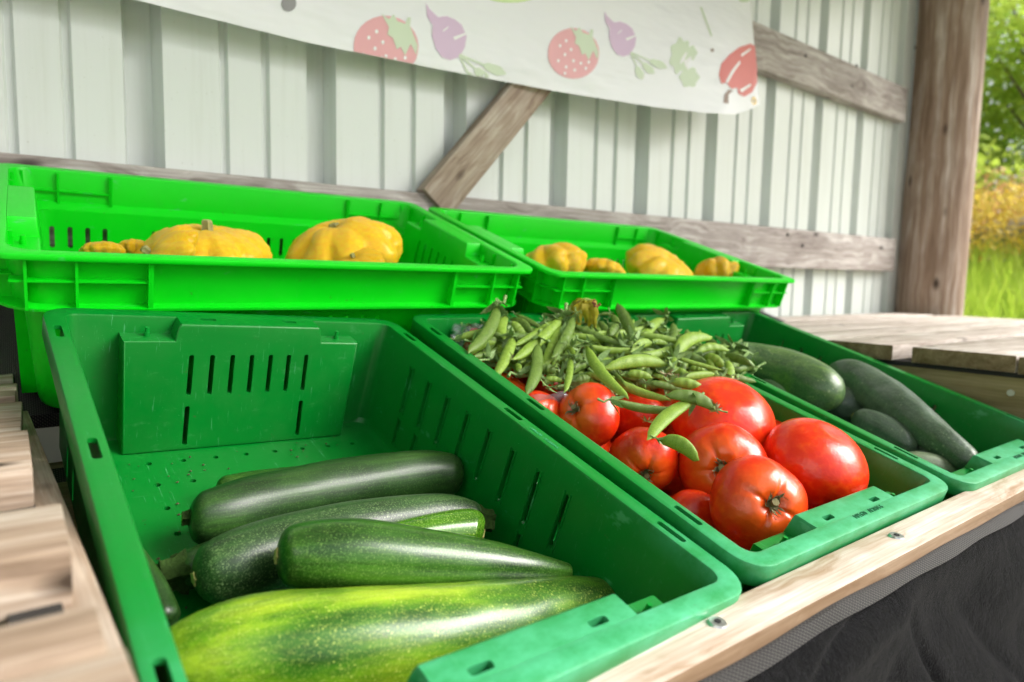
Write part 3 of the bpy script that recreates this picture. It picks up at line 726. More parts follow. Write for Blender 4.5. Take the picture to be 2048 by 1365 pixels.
tomato(1422, 800, 74, 0, -.015, (0, -.5, 0), 'tomato whose top shows behind the big one under the rightmost pods', 3)
tomato(1540, 880, 100, 0, -.055, (.3, .8, 0), 'shaded tomato deep in the gap between the big tomato and the largest one', 3, calyx=False)
tomato(1355, 900, 110, 0, -.085, (.3, .8, 0), 'shaded tomato deep below the curved loose pod', 2, calyx=False)
tomato(1190, 800, 120, 0, -.085, (.3, .8, 0), 'dark shaded tomato deep behind the one with the sideways stem', 2, calyx=False)

# lower layers that carry the visible ones
def buried(k, x, y, z, r, var):
    M = POSE[k] @ Matrix.Translation((x, y, z)) @ Euler((rnd.uniform(-1, 1), rnd.uniform(-1, 1), rnd.uniform(0, 6))).to_matrix().to_4x4()
    root = empty('tomato', M, 'red tomato in the lower layer, seen only as a sliver between the others', 'tomato', 'ripe red tomatoes in the middle front crate')
    o = obj('fruit', TM[var], M_TOM, root, smooth=180); o.scale = (r, r, r)
for x in (.078, .165, .252, .335):
    for y in (.085, .172, .259, .346, .433, .52): buried(1, x+rnd.uniform(-.004, .004), y+rnd.uniform(-.004, .004), -HL+.003+.036, .040, rnd.randrange(4))
for x in (.075, .165, .255, .33):
    for y in (.36, .44, .515): buried(1, x, y+rnd.uniform(-.006, .006), -.058, .036, rnd.randrange(4))

# ------------------------------------------------------------------ pea pods
def pod_mesh(seed, L=1, w=.17, th=.115, bend=.12, peas=6, lump=.12):
    """pod of length 1 along X, height w (Z), thickness th (Y); curved in XZ"""
    q = random.Random(seed); n, seg = 44, 14; vs, fs = [], []
    for i in range(n+1):
        t = i/n; x = t-.5; k = (math.sin(math.pi*min(1, max(0, t))**.9))**.42 if 0 < t < 1 else .0
        k = max(k, .03); pb = 1+lump*math.cos(2*math.pi*peas*t)*math.sin(math.pi*t)
        if t < .14: k *= .35+.65*(t/.14)
        if t > .9: k *= .25+.75*((1-t)/.1)
        cz = bend*(1-(2*x)**2)+ (.03*((t-.9)/.1)**2 if t > .9 else 0)
        for a in range(seg):
            an = 2*math.pi*a/seg; c, s = math.cos(an), math.sin(an)
            y = th/2*k*pb*math.copysign(abs(c)**1.1, c); z = w/2*k*s
            if a == int(seg*.25): z += .006; 
            vs.append((x, y, cz+z))
    for i in range(n):
        for a in range(seg): b = (a+1) % seg; fs.append((i*seg+a, i*seg+b, (i+1)*seg+b, (i+1)*seg+a))
    fs.append(tuple(reversed(range(seg)))); fs.append(tuple(n*seg+a for a in range(seg)))
    me = bpy.data.meshes.new('pod'); me.from_pydata(vs, [], fs); return me
def podcalyx_mesh(seed, bend):
    q = random.Random(seed); bm = bmesh.new(); z0 = 0
    sx = -.5
    # stem
    pts = [Vector((sx+.02, 0, z0)), Vector((sx-.04, 0, z0+.0)), Vector((sx-.10, q.uniform(-.03, .03), z0+q.uniform(-.01, .05))), Vector((sx-.17, q.uniform(-.05, .05), z0+q.uniform(-.02, .11)))]
    for a, b, r0, r1 in zip(pts, pts[1:], (.03, .015, .011), (.015, .011, .016)): bm_cyl(bm, a, b, r0, r1, 7)
    for i in range(5):
        a = i*1.257+q.uniform(-.3, .3); pr = None; ln = q.uniform(.09, .15); cu = q.uniform(.0, .09)
        for s in range(5):
            t = s/4; wv = .028*math.sin(math.pi*(.15+.85*t))**.7 if t < 1 else .002
            rad = .03+.045*t+cu*t*t; c = Vector((sx-.02+ln*t, rad*math.cos(a), z0+rad*math.sin(a)+.04*t))
            si = Vector((0, -math.sin(a), math.cos(a)))*wv; nn = Vector((0, math.cos(a), math.sin(a)))*.003
            cur = [bm.verts.new(c-si), bm.verts.new(c+nn), bm.verts.new(c+si), bm.verts.new(c-nn)]
            if pr:
                for k in range(4): bm.faces.new((pr[k], pr[(k+1) % 4], cur[(k+1) % 4], cur[k]))
            pr = cur
    return bm_mesh(bm, 'calyx')
PV = []
for i, (w, th, be, pe, lu) in enumerate([(.20, .11, .10, 6, .10), (.19, .10, .02, 7, .08), (.25, .13, .17, 5, .15), (.16, .11, -.03, 8, .14), (.28, .12, .12, 5, .13), (.34, .18, .06, 4, .18)]):
    PV.append((pod_mesh(i, 1, w, th, be, pe, lu), podcalyx_mesh(i, be), w, be))
PN = Vector((-.15, -.18, 1)).normalized()
PN_W = (POSE[1].to_3x3() @ PN).normalized()
PO = POSE[1] @ Vector((.2, .30, -.012))
def heap(px, py, off=0): return hit(px, py, PN_W, PN_W.dot(PO)+off)
def z3(x, y): return 880+x/3.303, 580+y/3.303
def pod(a, b, wpx, bend, off, label, var=None, mat=None, lift=0, full=False, roll=None):
    (x1, y1), (x2, y2) = (a, b) if full else (z3(*a), z3(*b))
    if not full: wpx = wpx/3.303
    p1, t1 = heap(x1, y1, off); p2, t2 = heap(x2, y2, off+lift)
    ln = (p2-p1).length; wid = wpx*(t1+t2)/2/F
    if var is None:
        ra = wid/ln; var = min(range(6), key=lambda i: abs(PV[i][2]-ra)+(.05 if (abs(PV[i][3]) < .05) != (abs(bend) < .3) else 0))
    me, cx, w, be = PV[var]
    d = ((p1+p2)/2-CAM).normalized()
    x = (p2-p1).normalized()
    perp = x.cross(d).normalized()          # in-view direction across the pod
    if bend < 0: perp = -perp
    if perp.dot(CAMU) < 0 and bend == 0: perp = -perp
    rl = roll if roll is not None else rnd.uniform(-.5, .5)
    z = Matrix.Rotation(rl, 3, x) @ perp
    M = frame((p1+p2)/2, x, z)
    ln *= 1.12; wid *= .96
    root = empty('pea_pod', M, label, 'pea pod', 'green pea pods heaped on the tomatoes')
    sz = max(.62, min(1.5, (wid/ln)/w))
    mt = mat or (M_POD if rnd.random() < .7 else M_POD2)
    me_ = me if mt is M_POD else me2[var]
    o = obj('pod', me_, mt, root, smooth=60); o.scale = (ln, ln*sz, ln*sz)
    c = obj('calyx', cx, M_SPRIG, root, smooth=60); k_ = 1.25; c.scale = (ln*k_, ln*k_, ln*k_); c.location = (ln*.5*(k_-1), 0, 0)
    return root
me2 = [m[0].copy() for m in PV]
H = 'pea pod packed in the green heap on the tomatoes'
PL = [((372, 112), (185, 395), 62, .6, .016, 'long speckled pod standing up at the far left of the heap'),
 ((440, 180), (432, 320), 80, 0, .006, 'short plump pod right of the tall leftmost pod'),
 ((475, 200), (600, 295), 60, 0, -.004, None), ((510, 170), (665, 252), 38, 0, .004, 'slim pod pointing away behind the left of the heap'),
 ((745, 210), (500, 365), 44, 0, .008, None), ((800, 190), (500, 455), 60, 0, .012, 'pod with a dried flower tip leaning down to the left'),
 ((790, 235), (690, 490), 88, 0, .006, 'broad blotched pod left of the wilted blossom'),
 ((880, 190), (755, 440), 72, 0, .018, 'bright edged pod hanging below the wilted blossom'),
 ((480, 320), (370, 560), 78, 0, .008, 'pod leaning onto the left rim, beside the dried petals'),
 ((632, 350), (565, 675), 66, .6, .012, 'curved bright pod standing on its tip above the left rim'),
 ((862, 455), (828, 668), 50, 0, .014, 'straight narrow upright pod above the leftmost tomato'),
 ((1190, 358), (880, 232), 50, 0, .012, 'long pod sloping down right from the wilted blossom'),
 ((985, 368), (1262, 388), 50, -.3, .014, 'straight horizontal pod in the middle of the heap'),
 ((1110, 342), (865, 300), 44, 0, .006, None),
 ((978, 380), (1240, 698), 76, -.6, .032, 'long curved pod lying over the leftmost tomato'),
 ((1275, 312), (1168, 105), 78, 0, .018, 'pointed pod standing upright alone at the top of the heap'),
 ((1580, 350), (1315, 298), 52, 0, .010, 'flat glossy pod along the top right of the heap'),
 ((1300, 430), (1605, 348), 62, -.6, .014, 'curved pod below the flat glossy one at the top right'),
 ((1570, 440), (1795, 325), 100, .3, .016, 'widest pod tilted up at the right with a yellow tip'),
 ((1750, 440), (1868, 505), 72, 0, .008, None), ((1570, 448), (1850, 528), 30, 0, .014, 'thin pod edge below the widest pod'),
 ((1490, 500), (1105, 530), 92, -.6, .020, 'fat arched pod in the middle with a withered flower at its right end'),
 ((1235, 556), (1395, 585), 62, 0, .012, 'short fat pod just below the arched pod'),
 ((1100, 558), (1505, 715), 60, -.3, .010, 'long wet looking pod sloping to the right behind the leftmost tomato'),
 ((1385, 615), (1625, 672), 56, 0, .008, None), ((1530, 612), (1735, 655), 76, 0, .030, 'smooth oval pod above the big tomato'),
 ((1905, 590), (1735, 662), 60, 0, .008, None), ((1600, 585), (1810, 560), 56, 0, .006, None),
 ((1165, 730), (1570, 785), 62, -.3, .040, 'flat pod lying across the tomatoes with its tip under the forked pods'),
 ((1810, 785), (1505, 705), 92, 0, .058, 'plump pod with a dried flower, lying on the big tomato'),
 ((1400, 355), (1270, 415), 66, 0, .012, None), ((1375, 360), (1500, 362), 42, 0, .006, None), ((1545, 525), (1552, 415), 46, 0, .016, 'short pod standing upright beside the withered flower'),
 ((1190, 235), (1130, 300), 66, 0, .010, None), ((1050, 215), (1110, 300), 50, 0, .006, None), ((1200, 430), (1350, 455), 40, 0, .004, None), ((1010, 400), (1110, 445), 40, 0, .0, None),
 ((900, 600), (990, 585), 56, 0, .004, None), ((700, 590), (810, 605), 40, 0, .006, None), ((650, 520), (760, 545), 66, 0, .0, None), ((1650, 520), (1750, 545), 50, 0, .0, None), ((960, 560), (1100, 620), 46, 0, .002, None),
 ((1060, 165), (1135, 170), 22, 0, .012, None), ((520, 540), (500, 490), 50, 0, .0, None), ((1415, 570), (1510, 600), 34, 0, .006, None)]
for a, b, w, be, off, lab in PL: pod(a, b, w, be, off, lab or H, roll=rnd.uniform(-.25, .25))
pod((1385, 805), (1302, 878), 30, -.6, .056, 'pale green forked pod hanging down between the tomatoes', 4, M_POD, full=True, lift=-.012)
pod((1322, 882), (1393, 922), 34, .6, .046, 'small curved loose pod lying lowest on the tomatoes', 4, M_POD, full=True)
for i in range(190):                      # pods deeper in the heap
    u = rnd.random(); x = 955+u*520; top = 640+40*abs(u-.4)+ (0 if u < .7 else 45*(u-.7)/.3); bot = 770-25*abs(u-.45) if u > .25 else 700+200*u
    y = rnd.uniform(top+8, max(top+20, bot)); a = rnd.uniform(0, 6.28); l = rnd.uniform(62, 104)
    pod((x-math.cos(a)*l/2, y-math.sin(a)*l*.28), (x+math.cos(a)*l/2, y+math.sin(a)*l*.28), rnd.uniform(13, 20), rnd.choice((-.6, 0, .6)), rnd.uniform(-.028, .0), H, full=True, lift=rnd.uniform(-.02, .02), mat=M_POD2 if rnd.random() < .5 else M_POD)
# leaf sprigs
def sprig_mesh(seed, n=5, L=1.0):
    q = random.Random(seed); bm = bmesh.new(); bm_cyl(bm, (-.9, 0, -.05), (0, 0, 0), .04, .03, 7)
    for i in range(n):
        a = q.uniform(-1.9, 1.9); el = q.uniform(-.5, .9); d = Vector((math.cos(a)*math.cos(el), math.sin(a)*math.cos(el), math.sin(el))); ln = q.uniform(.5, 1.0); pr = None
        sd = d.cross(Vector((q.uniform(-.4, .4), q.uniform(-.4, .4), 1))).normalized(); nn = d.cross(sd)
        for s in range(8):
            t = s/7; w = .17*math.sin(math.pi*min(1, t*.92+.04))**.8*(1-.25*t); c = d*ln*t+nn*(-.25*t*t*ln)
            cur = [bm.verts.new(c-sd*w+nn*w*.4), bm.verts.new(c+nn*.012), bm.verts.new(c+sd*w+nn*w*.4), bm.verts.new(c-nn*.012)]
            if pr:
                for k in range(4): bm.faces.new((pr[k], pr[(k+1) % 4], cur[(k+1) % 4], cur[k]))
            pr = cur
    # tendril
    pr = Vector((0, 0, 0))
    for s in range(1, 14):
        t = s/13; c = Vector((-.1-.7*t+.12*math.cos(t*9), .25*math.sin(t*9), .5*t)); bm_cyl(bm, pr, c, .016, .014, 5); pr = c
    return bm_mesh(bm, 'sprig')
SP = [sprig_mesh(i) for i in range(4)]
for i, (x, y, s, lab) in enumerate([(1255, 325, .016, 'bright leafy sprig at the top centre right of the pea heap'), (870, 370, .018, 'folded grey green sprig hanging in the centre of the heap'), (770, 480, .019, 'star shaped pale leaf sprig above the leftmost tomato'),
        (1860, 575, .017, 'sprig with dried flowers sticking out over the right rim'), (905, 150, .016, 'sprig curling round the top of the wilted blossom'), (1305, 285, .013, 'small leaf pair behind the upright pointed pod'), (1610, 345, .013, 'tiny leaves at the stalk of the flat glossy pod'),
        (1500, 555, .012, 'shrivelled flower tuft at the end of the arched pod'), (470, 300, .018, 'drooping sprig over the pods at the left of the heap'), (380, 95, .011, 'small calyx leaves at the tip of the tall leftmost pod'), (690, 200, .014, 'narrow leaves on the crest left of the wilted blossom'),
        (720, 640, .016, 'dull leaf tangle low in the heap above the rim'), (985, 345, .011, 'yellow green leaflets where the long curved pod hangs'), (1370, 870, .010, 'dark curled sepals between the small tomato and the big one')]):
    p, t = heap(*z3(x, y), .022 if i != 13 else .0); mt = M_DRY if 'shrivelled' in lab else M_SPRIG
    M = Matrix.Translation(p) @ Euler((rnd.uniform(-.6, .6), rnd.uniform(-.4, .4), rnd.uniform(0, 6.28))).to_matrix().to_4x4() @ Matrix.Diagonal((s, s, s, 1))
    me = SP[i % 4].copy(); tag(obj('leaf_sprig', me, mt, M=M, smooth=50), lab, 'leaf sprig', 'leafy bits among the pea pods')
for (x, y), s, lab in (((1825, 785), .008, 'dried starry flower at the tip of the plump pod'), ((1575, 570), .007, 'brown shrivelled flower right of the arched pod'), ((475, 440), .007, 'pale dried flower remnant at the left of the heap'), ((1950, 590), .008, 'dried blossom beyond the right rim end of the heap')):
    p, t = heap(*z3(x, y), .062 if x > 1800 and y > 700 else .034); me = SP[rnd.randrange(4)].copy()
    M = Matrix.Translation(p) @ Euler((rnd.uniform(-2, 2), rnd.uniform(-.4, .4), rnd.uniform(0, 6.28))).to_matrix().to_4x4() @ Matrix.Diagonal((s, s, s, 1))
    tag(obj('dried_flower', me, M_DRY, M=M, smooth=50), lab, 'dried flower')
# wilted blossom
pc, t = heap(1165, 612, .030)
root = empty('wilted_blossom', frame(pc, CAMR, CAMU), 'wilted yellow squash blossom with a brown tip on top of the pea heap', 'blossom')
bm = bmesh.new(); q = random.Random(5)
u = t/F  # metres per pixel
for i in range(6):
    sx = -27+i*11; pr = None; l = q.uniform(34, 60); ox = q.uniform(-4, 4)
    for s in range(9):
        tt = s/8; w = (2.5+8*math.sin(math.pi*min(1, tt*.85+.05))**.9*(1+.25*math.sin(tt*8+i)))*u
        c = Vector(((8-(8-sx-ox)*min(1, tt*1.5))*u, (10-6*(1-abs(2*min(tt, .5)-1))*0-l*tt*tt*1.0+10*math.sin(math.pi*tt))*u-.0*u, 0)); dpt = (q.uniform(-3, 3)+(i % 2)*5-4)*u*math.sin(math.pi*tt)
        cz = dpt+8*u*math.sin(math.pi*tt)
        wv = q.uniform(-1, 1)*1.5*u
        cur = [bm.verts.new((c.x-w, c.y, cz-3*u)), bm.verts.new((c.x-w*.4, c.y, cz+wv+2*u)), bm.verts.new((c.x+w*.4, c.y, cz-wv)), bm.verts.new((c.x+w, c.y, cz-3*u))]
        if pr:
            for k in range(3): bm.faces.new((pr[k], pr[k+1], cur[k+1], cur[k]))
        pr = cur
for v in bm.verts:
    w_ = v.co/u; v.co = v.co*.88+Vector((noise.noise(w_*.11), noise.noise(w_*.11+Vector((9, 0, 0))), noise.noise(w_*.11+Vector((0, 9, 0)))))*u*7
    v.co = Vector((v.co.x, -v.co.z, v.co.y))
bmesh.ops.solidify(bm, geom=bm.faces[:], thickness=.0004)
from_bm('petals', bm, M_PETAL, root, smooth=60)
bm = bmesh.new()
for i in range(26):
    a = q.uniform(0, 6.28); b_ = q.uniform(0, 3.1); rr_ = 9*u
    c = Vector((24*u+rr_*math.cos(a)*math.sin(b_)*1.1, 4*u+rr_*math.sin(a)*math.sin(b_)*.9, rr_*math.cos(b_)))
    bmesh.ops.create_icosphere(bm, subdivisions=1, radius=q.uniform(2.2, 4.2)*u, matrix=Matrix.Translation(c))
for v in bm.verts: v.co = Vector((v.co.x, -v.co.z, v.co.y))
from_bm('brown_tip', bm, M_BROWN, root, smooth=70)
v, f, M = sweep([pc+CAMR*(-30*u)+CAMU*(-22*u), pc+CAMR*(-18*u)+CAMU*(2*u), pc+CAMR*(8*u)+CAMU*(12*u), pc+CAMR*(20*u)+CAMU*(6*u)], [5*u, 5*u, 4*u, 3*u], .002, .002, seg=10)
o = mesh_obj('flower_stalk', v, f, M_PODSTEM, root, smooth=60); o.matrix_parent_inverse = root.matrix_world.inverted(); o.matrix_world = M

# plastic bag with tomatoes in it, in the back left corner of the middle crate
p0, t0 = at(1, 955, 700, -.038)
bagM = frame(p0, POSE[1].to_3x3() @ Vector((1, 0, 0)), POSE[1].to_3x3() @ Vector((0, 0, 1)))
bag = empty('plastic_bag', bagM, 'crumpled clear plastic bag with a red mark in the back left corner under the pods', 'plastic bag')
bm = bmesh.new(); bmesh.ops.create_icosphere(bm, subdivisions=5, radius=1)
for v in bm.verts:
    n_ = v.co.copy(); k = 1+.16*noise.noise(n_*2.2)+.10*abs(noise.noise(n_*5.1))+.05*noise.noise(n_*11)
    v.co = Vector((n_.x*.042*k, n_.y*.042*k, n_.z*.038*k))
    if n_.z > .3 and n_.x < -.2: v.co += Vector((-.006, .0, .012))*noise.noise(n_*3)
from_bm('film', bm, M_FILM, bag, smooth=180)
bm = bmesh.new()
for i in range(7):
    a, b_ = i/6, (i+1)/6
g = [(-.048, -.010), (-.036, -.002), (-.020, .001), (-.012, .009), (-.026, .010), (-.040, .004)]
top = [bm.verts.new((x*.6, -.008+y*1.0, .0335+.1*y)) for x, y in g]; bm.faces.new(top)
bmesh.ops.solidify(bm, geom=bm.faces[:], thickness=.0005)
from_bm('red_printed_mark', bm, simple('red print', (.75, .01, .02), .5), bag)
T_BAGGED = [(966, 706, 84, -.040, (.15, .72, 1), 'pinkish tomato inside the plastic bag with its dry stem showing', 1), (1012, 742, 84, -.055, (.3, .8, 0), 'tomato in shade beneath the pods behind the plastic bag', 3)]
for x, y, w, z, st, lab, vv in T_BAGGED: tomato(x, y, w, 0, z, st, lab, vv)
# fold of the bag showing beside the leftmost tomato
q0 = [at(1, x, y, z)[0] for x, y, z in ((1062, 792, -.018), (1130, 784, -.02), (1150, 800, -.03), (1100, 822, -.045))]
nx, ny = 14, 8; vs = []; fs = []
for j in range(ny):
    for i in range(nx):
        a, b_ = i/(nx-1), j/(ny-1); p = q0[0].lerp(q0[1], a).lerp(q0[3].lerp(q0[2], a), b_)
        p = p+Vector((0, 0, 1))*.0016*math.sin(a*9+b_*14); vs.append(p)
for j in range(ny-1):
    for i in range(nx-1): fs.append((j*nx+i, j*nx+i+1, (j+1)*nx+i+1, (j+1)*nx+i))
bm = bmesh.new(); me = bpy.data.meshes.new('f'); me.from_pydata([bagM.inverted() @ p for p in vs], [], fs); bm.from_mesh(me); bmesh.ops.solidify(bm, geom=bm.faces[:], thickness=.0003)
from_bm('loose_fold', bm, M_FILM, bag, smooth=60)

# ------------------------------------------------------------------ yellow squash
def patty_mesh(seed, n=10, amp=.10, hgt=.52, dome=1):
    q = random.Random(seed); nu, nv = 90, 36; vs, fs = [], []; ph = q.uniform(0, 6)
    for i in range(nv+1):
        th = math.pi*i/nv; st, ct = math.sin(th), math.cos(th)
        for j in range(nu):
            a = 2*math.pi*j/nu; sc_ = amp*(abs(math.cos(n/2*a+ph))**.8-.6)*st**1.5
            nz = .08*noise.noise(Vector((math.cos(a)*2, math.sin(a)*2, th*2+seed)))+.022*noise.noise(Vector((math.cos(a)*9, math.sin(a)*9, th*8+seed)))
            x = (st**.85)*(1+sc_+nz); z = hgt*math.copysign(abs(ct)**1.15, ct)*(1+sc_*1.4*st+nz)
            if ct > 0: z -= .10*math.exp(-(st/.16)**2)
            vs.append((x*math.cos(a), x*math.sin(a), z))
    for i in range(nv):
        for j in range(nu): k = (j+1) % nu; fs.append((i*nu+j, (i+1)*nu+j, (i+1)*nu+k, i*nu+k))
    me = bpy.data.meshes.new('squash'); me.from_pydata(vs, [], fs)
    bm = bmesh.new(); bm.from_mesh(me); bmesh.ops.remove_doubles(bm, verts=bm.verts, dist=1e-5); bm.to_mesh(me); bm.free(); return me
PT = [patty_mesh(1, 12, .11, .50), patty_mesh(2, 9, .20, .62), patty_mesh(3, 11, .20, .55)]
def squash(B, px, py, w, yl, stem, label, var=0, st=True, sq=1.0):
    n, c = cplane(B, 1, yl); p, t = hit(px, py, n, c); r = w/2*t/F
    d = (p-CAM).normalized(); rt = d.cross(Vector((0, 0, 1))).normalized(); upv = rt.cross(d)
    sx, sy, fr = stem; q = max(0, 1-sx*sx-sy*sy)**.5*(1 if fr else -1); ax = (rt*sx-upv*sy-d*q).normalized()
    M = ax.to_track_quat('Z', 'Y').to_matrix().to_4x4(); M.translation = p
    root = empty('squash', M, label, 'squash', 'yellow scalloped squash in the upper crates')
    o = obj('fruit', PT[var], M_SQUASH, root, smooth=180); o.scale = (r, r, r*sq)
    if st: stub(root, M, p+ax*(r*.40*sq), ax, r*.10, r*.20, M_SSTEM, flare=1.0, cutm=M_SCAR)
    return root
squash(B3, 416, 508, 236, .20, (-.02, -.985, 1), 'wide domed yellow squash with an upright stem stub', 0, sq=.92)
squash(B3, 686, 512, 226, .21, (-.28, -.93, 1), 'knobbly orange yellow squash tilted on the right in the left upper crate', 1, sq=.98)
squash(B3, 318, 522, 176, .12, (-.70, -.62, 1), 'smooth yellow squash with a corky green stem pointing left', 2, sq=.62)
squash(B3, 205, 506, 80, .14, (-.1, -.95, 0), 'small smooth yellow squash leftmost in the left upper crate', 0, False)
squash(B3, 272, 500, 62, .17, (.1, -.95, 0), 'small yellow squash peeping between the leftmost and the one with the corky stem', 1, False)
squash(B3, 712, 530, 108, .115, (-.3, -.85, 1), 'pale yellow squash just showing over the front rim under the knobbly one', 2, sq=.7)
squash(B4, 1102, 535, 138, .16, (-.30, -.93, 0), 'leftmost squash in the right upper crate, partly behind the crate edge', 1, False, .98)
squash(B4, 1206, 545, 92, .13, (.2, -.93, 0), 'small pale yellow squash low between the two big ones in the right upper crate', 0, False)
squash(B4, 1322, 548, 152, .20, (.55, -.80, 1), 'large deeply ribbed squash in the middle of the right upper crate', 2, False, 1.0)
squash(B4, 1432, 549, 88, .18, (-.2, -.90, 0), 'rightmost yellow squash in the right upper crate', 1, False, 1.1)

# ------------------------------------------------------------------ stand, planks, platforms
def board(name, c, size, rot, mat, parent=None, bev=.0015, label=None, cat=None, group=None, jit=0):
    """box centred on c, long axis X of its own frame"""
    bm = bmesh.new(); sx, sy, sz = [v/2 for v in size]; bm_box(bm, -sx, sx, -sy, sy, -sz, sz, bev, 2, jit=jit)
    M = Matrix.Translation(c) @ Euler([R(a) for a in rot]).to_matrix().to_4x4()
    o = from_bm(name, bm, mat, None, M, smooth=35)
    if parent is not None:
        o.parent = parent; o.matrix_parent_inverse = parent.matrix_world.inverted()
    return tag(o, label, cat, group)
GZ = -.85                                                         # ground level
stand = empty('display_stand', Matrix.Translation((.6, .3, GZ)), 'wooden display stand with a pale front plank carrying the sloping crates', 'display stand')
PZ = -.0275
plank = board('front_plank', (.55, .0115, PZ-.045), (3.0, .040, .090), (0, 0, 0), M_PLANK, stand, .0016)
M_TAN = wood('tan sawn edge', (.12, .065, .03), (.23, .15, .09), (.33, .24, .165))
plank.data.materials.append(M_TAN)
for p_ in plank.data.polygons:
    if p_.normal.y < -.9: p_.material_index = 1
for px, py in ((1435, 1248), (1793, 1074), (1990, 955)):
    p, t = hit(px, py, (0, 0, 1), PZ)
    s_ = empty('screw', Matrix.Translation(p)); s_.parent = stand; s_.matrix_parent_inverse = stand.matrix_world.inverted()
    bm = bmesh.new(); bmesh.ops.create_cone(bm, cap_ends=True, segments=20, radius1=.0076, radius2=.0062, depth=.0026, matrix=Matrix.Translation((0, 0, .0006)) @ Matrix.Rotation(R(rnd.uniform(4, 9)), 4, 'X'))
    from_bm('screw_head', bm, M_SCREW, s_, smooth=40)
    bm = bmesh.new(); bmesh.ops.create_cone(bm, cap_ends=True, segments=6, radius1=.0026, radius2=.0026, depth=.0008, matrix=Matrix.Translation((0, 0, .0022)))
    from_bm('socket', bm, M_HOLE, s_)
p = hit(1664, 1166, (0, 0, 1), PZ)[0]
# sloping deck under the front row and flat deck under the upper row, both covered in woven cloth
sl = R(16.8); c0 = Vector((.56, .33, .33*math.tan(sl)-HL/math.cos(sl)-.052))
board('sloping_deck', c0, (2.5, .64, .018), (16.8, 0, 0), M_WOVEN, stand, 0)
c1 = Vector((.62, .875, .226+(.875-.572)*math.tan(R(18.2))-HU/math.cos(R(18.2))-.018))
board('upper_deck', c1, (2.5, .38, .018), (18.2, 0, 0), M_WOVEN, stand, 0)
for x in (-.6, .6, 1.7):
    for y, zt in ((.055, -.12), (.95, .02)): board('leg', (x, y, (GZ+zt)/2), (zt-GZ, .08, .08), (0, 90, 0), M_GREYWOOD, stand, .002)
board('back_beam', (.55, .93, -.25), (2.5, .04, .10), (0, 0, 0), M_GREYWOOD, stand, .002)

# black fabric skirt
nx, nz = 760, 130; vs, fs = [], []
xs0, xs1 = -.45, 1.95
CA, CB = hit(1893, 1108, (0, 1, 0), -.03)[0], hit(1785, 1300, (0, 1, 0), -.05)[0]
def skirt(x, t):
    top = PZ-.0165-.0010*math.sin(x*9+.6)-.0006*math.sin(x*23)
    z = top-.62*t
    y = -.0095-.006*min(1, t*30)-.035*min(1, t*5)**.8*(0.55+.45*math.sin(x*4.2+.4))
    y += -.026*math.sin(x*7+t*7.5)*min(1, t*4)-.012*math.sin(x*17-t*19+1)*min(1, t*5)-.008*noise.noise(Vector((x*7-t*5, t*9+x*3, 1)))*min(1, t*8)
    # the big diagonal crease under the middle crate
    dx, dz = CB.x-CA.x, CB.z-CA.z; L_ = math.hypot(dx, dz); u_ = ((x-CA.x)*dx+(z-CA.z)*dz)/L_/L_; dd = ((x-CA.x)*dz-(z-CA.z)*dx)/L_
    dd += .006*math.sin(u_*4)
    al = max(0, min(1, (u_+.15)*6))*max(0, min(1, (1.5-u_)*1.6))
    al *= min(1, t*18)
    y += al*(.020*math.exp(-(dd/.0045)**2)-.012*math.exp(-((dd-.014)/.010)**2)-.009*math.exp(-((dd+.016)/.012)**2))
    for cx_, cz_, an, ln_, am in ((.62, -.16, 2.0, .16, .010), (1.02, -.22, 1.2, .25, .016), (.88, -.30, 2.3, .2, .012), (1.25, -.2, 1.9, .2, .012), (.45, -.22, .9, .14, .008)):
        p_, q_ = (x-cx_)*math.cos(an)+(z-cz_)*math.sin(an), -(x-cx_)*math.sin(an)+(z-cz_)*math.cos(an)
        y += am*math.exp(-(p_/ln_)**2)*(math.exp(-(q_/.010)**2)-.7*math.exp(-((q_-.03)/.02)**2))*min(1, t*7)
    y += .003*noise.noise(Vector((x*18, t*12, 3)))
    return (x, y, z)
for j in range(nz+1):
    for i in range(nx+1): vs.append(skirt(xs0+(xs1-xs0)*i/nx, (j/nz)**1.7))
for j in range(nz):
    for i in range(nx): a = j*(nx+1)+i; fs.append((a, a+1, a+nx+2, a+nx+1))
me = bpy.data.meshes.new('skirt'); me.from_pydata(vs, [], fs); bm = bmesh.new(); bm.from_mesh(me); bmesh.ops.solidify(bm, geom=bm.faces[:], thickness=.0015)
sk = from_bm('fabric_skirt', bm, M_FELT, smooth=180)
tag(sk, 'black felted fabric skirt creased below the front plank', 'fabric skirt')
vs, fs = [], []
for i in range(nx+1):
    x = xs0+(xs1-xs0)*i/nx; X, Y_, Z_ = skirt(x, 0); w = .0065+.0012*math.sin(x*31)
    vs += [(x, -.0092, Z_+w*.75), (x, -.0125, Z_+w*.7), (x, -.0185-.001*math.sin(x*40), Z_-.003), (x, -.0125, Z_-.0045)]
for i in range(nx):
    for k in range(4): a = i*4+k; b_ = i*4+(k+1) % 4; fs.append((a, b_, b_+4, a+4))
o = mesh_obj('woven_hem', vs, fs, M_WOVEN, sk, smooth=50)

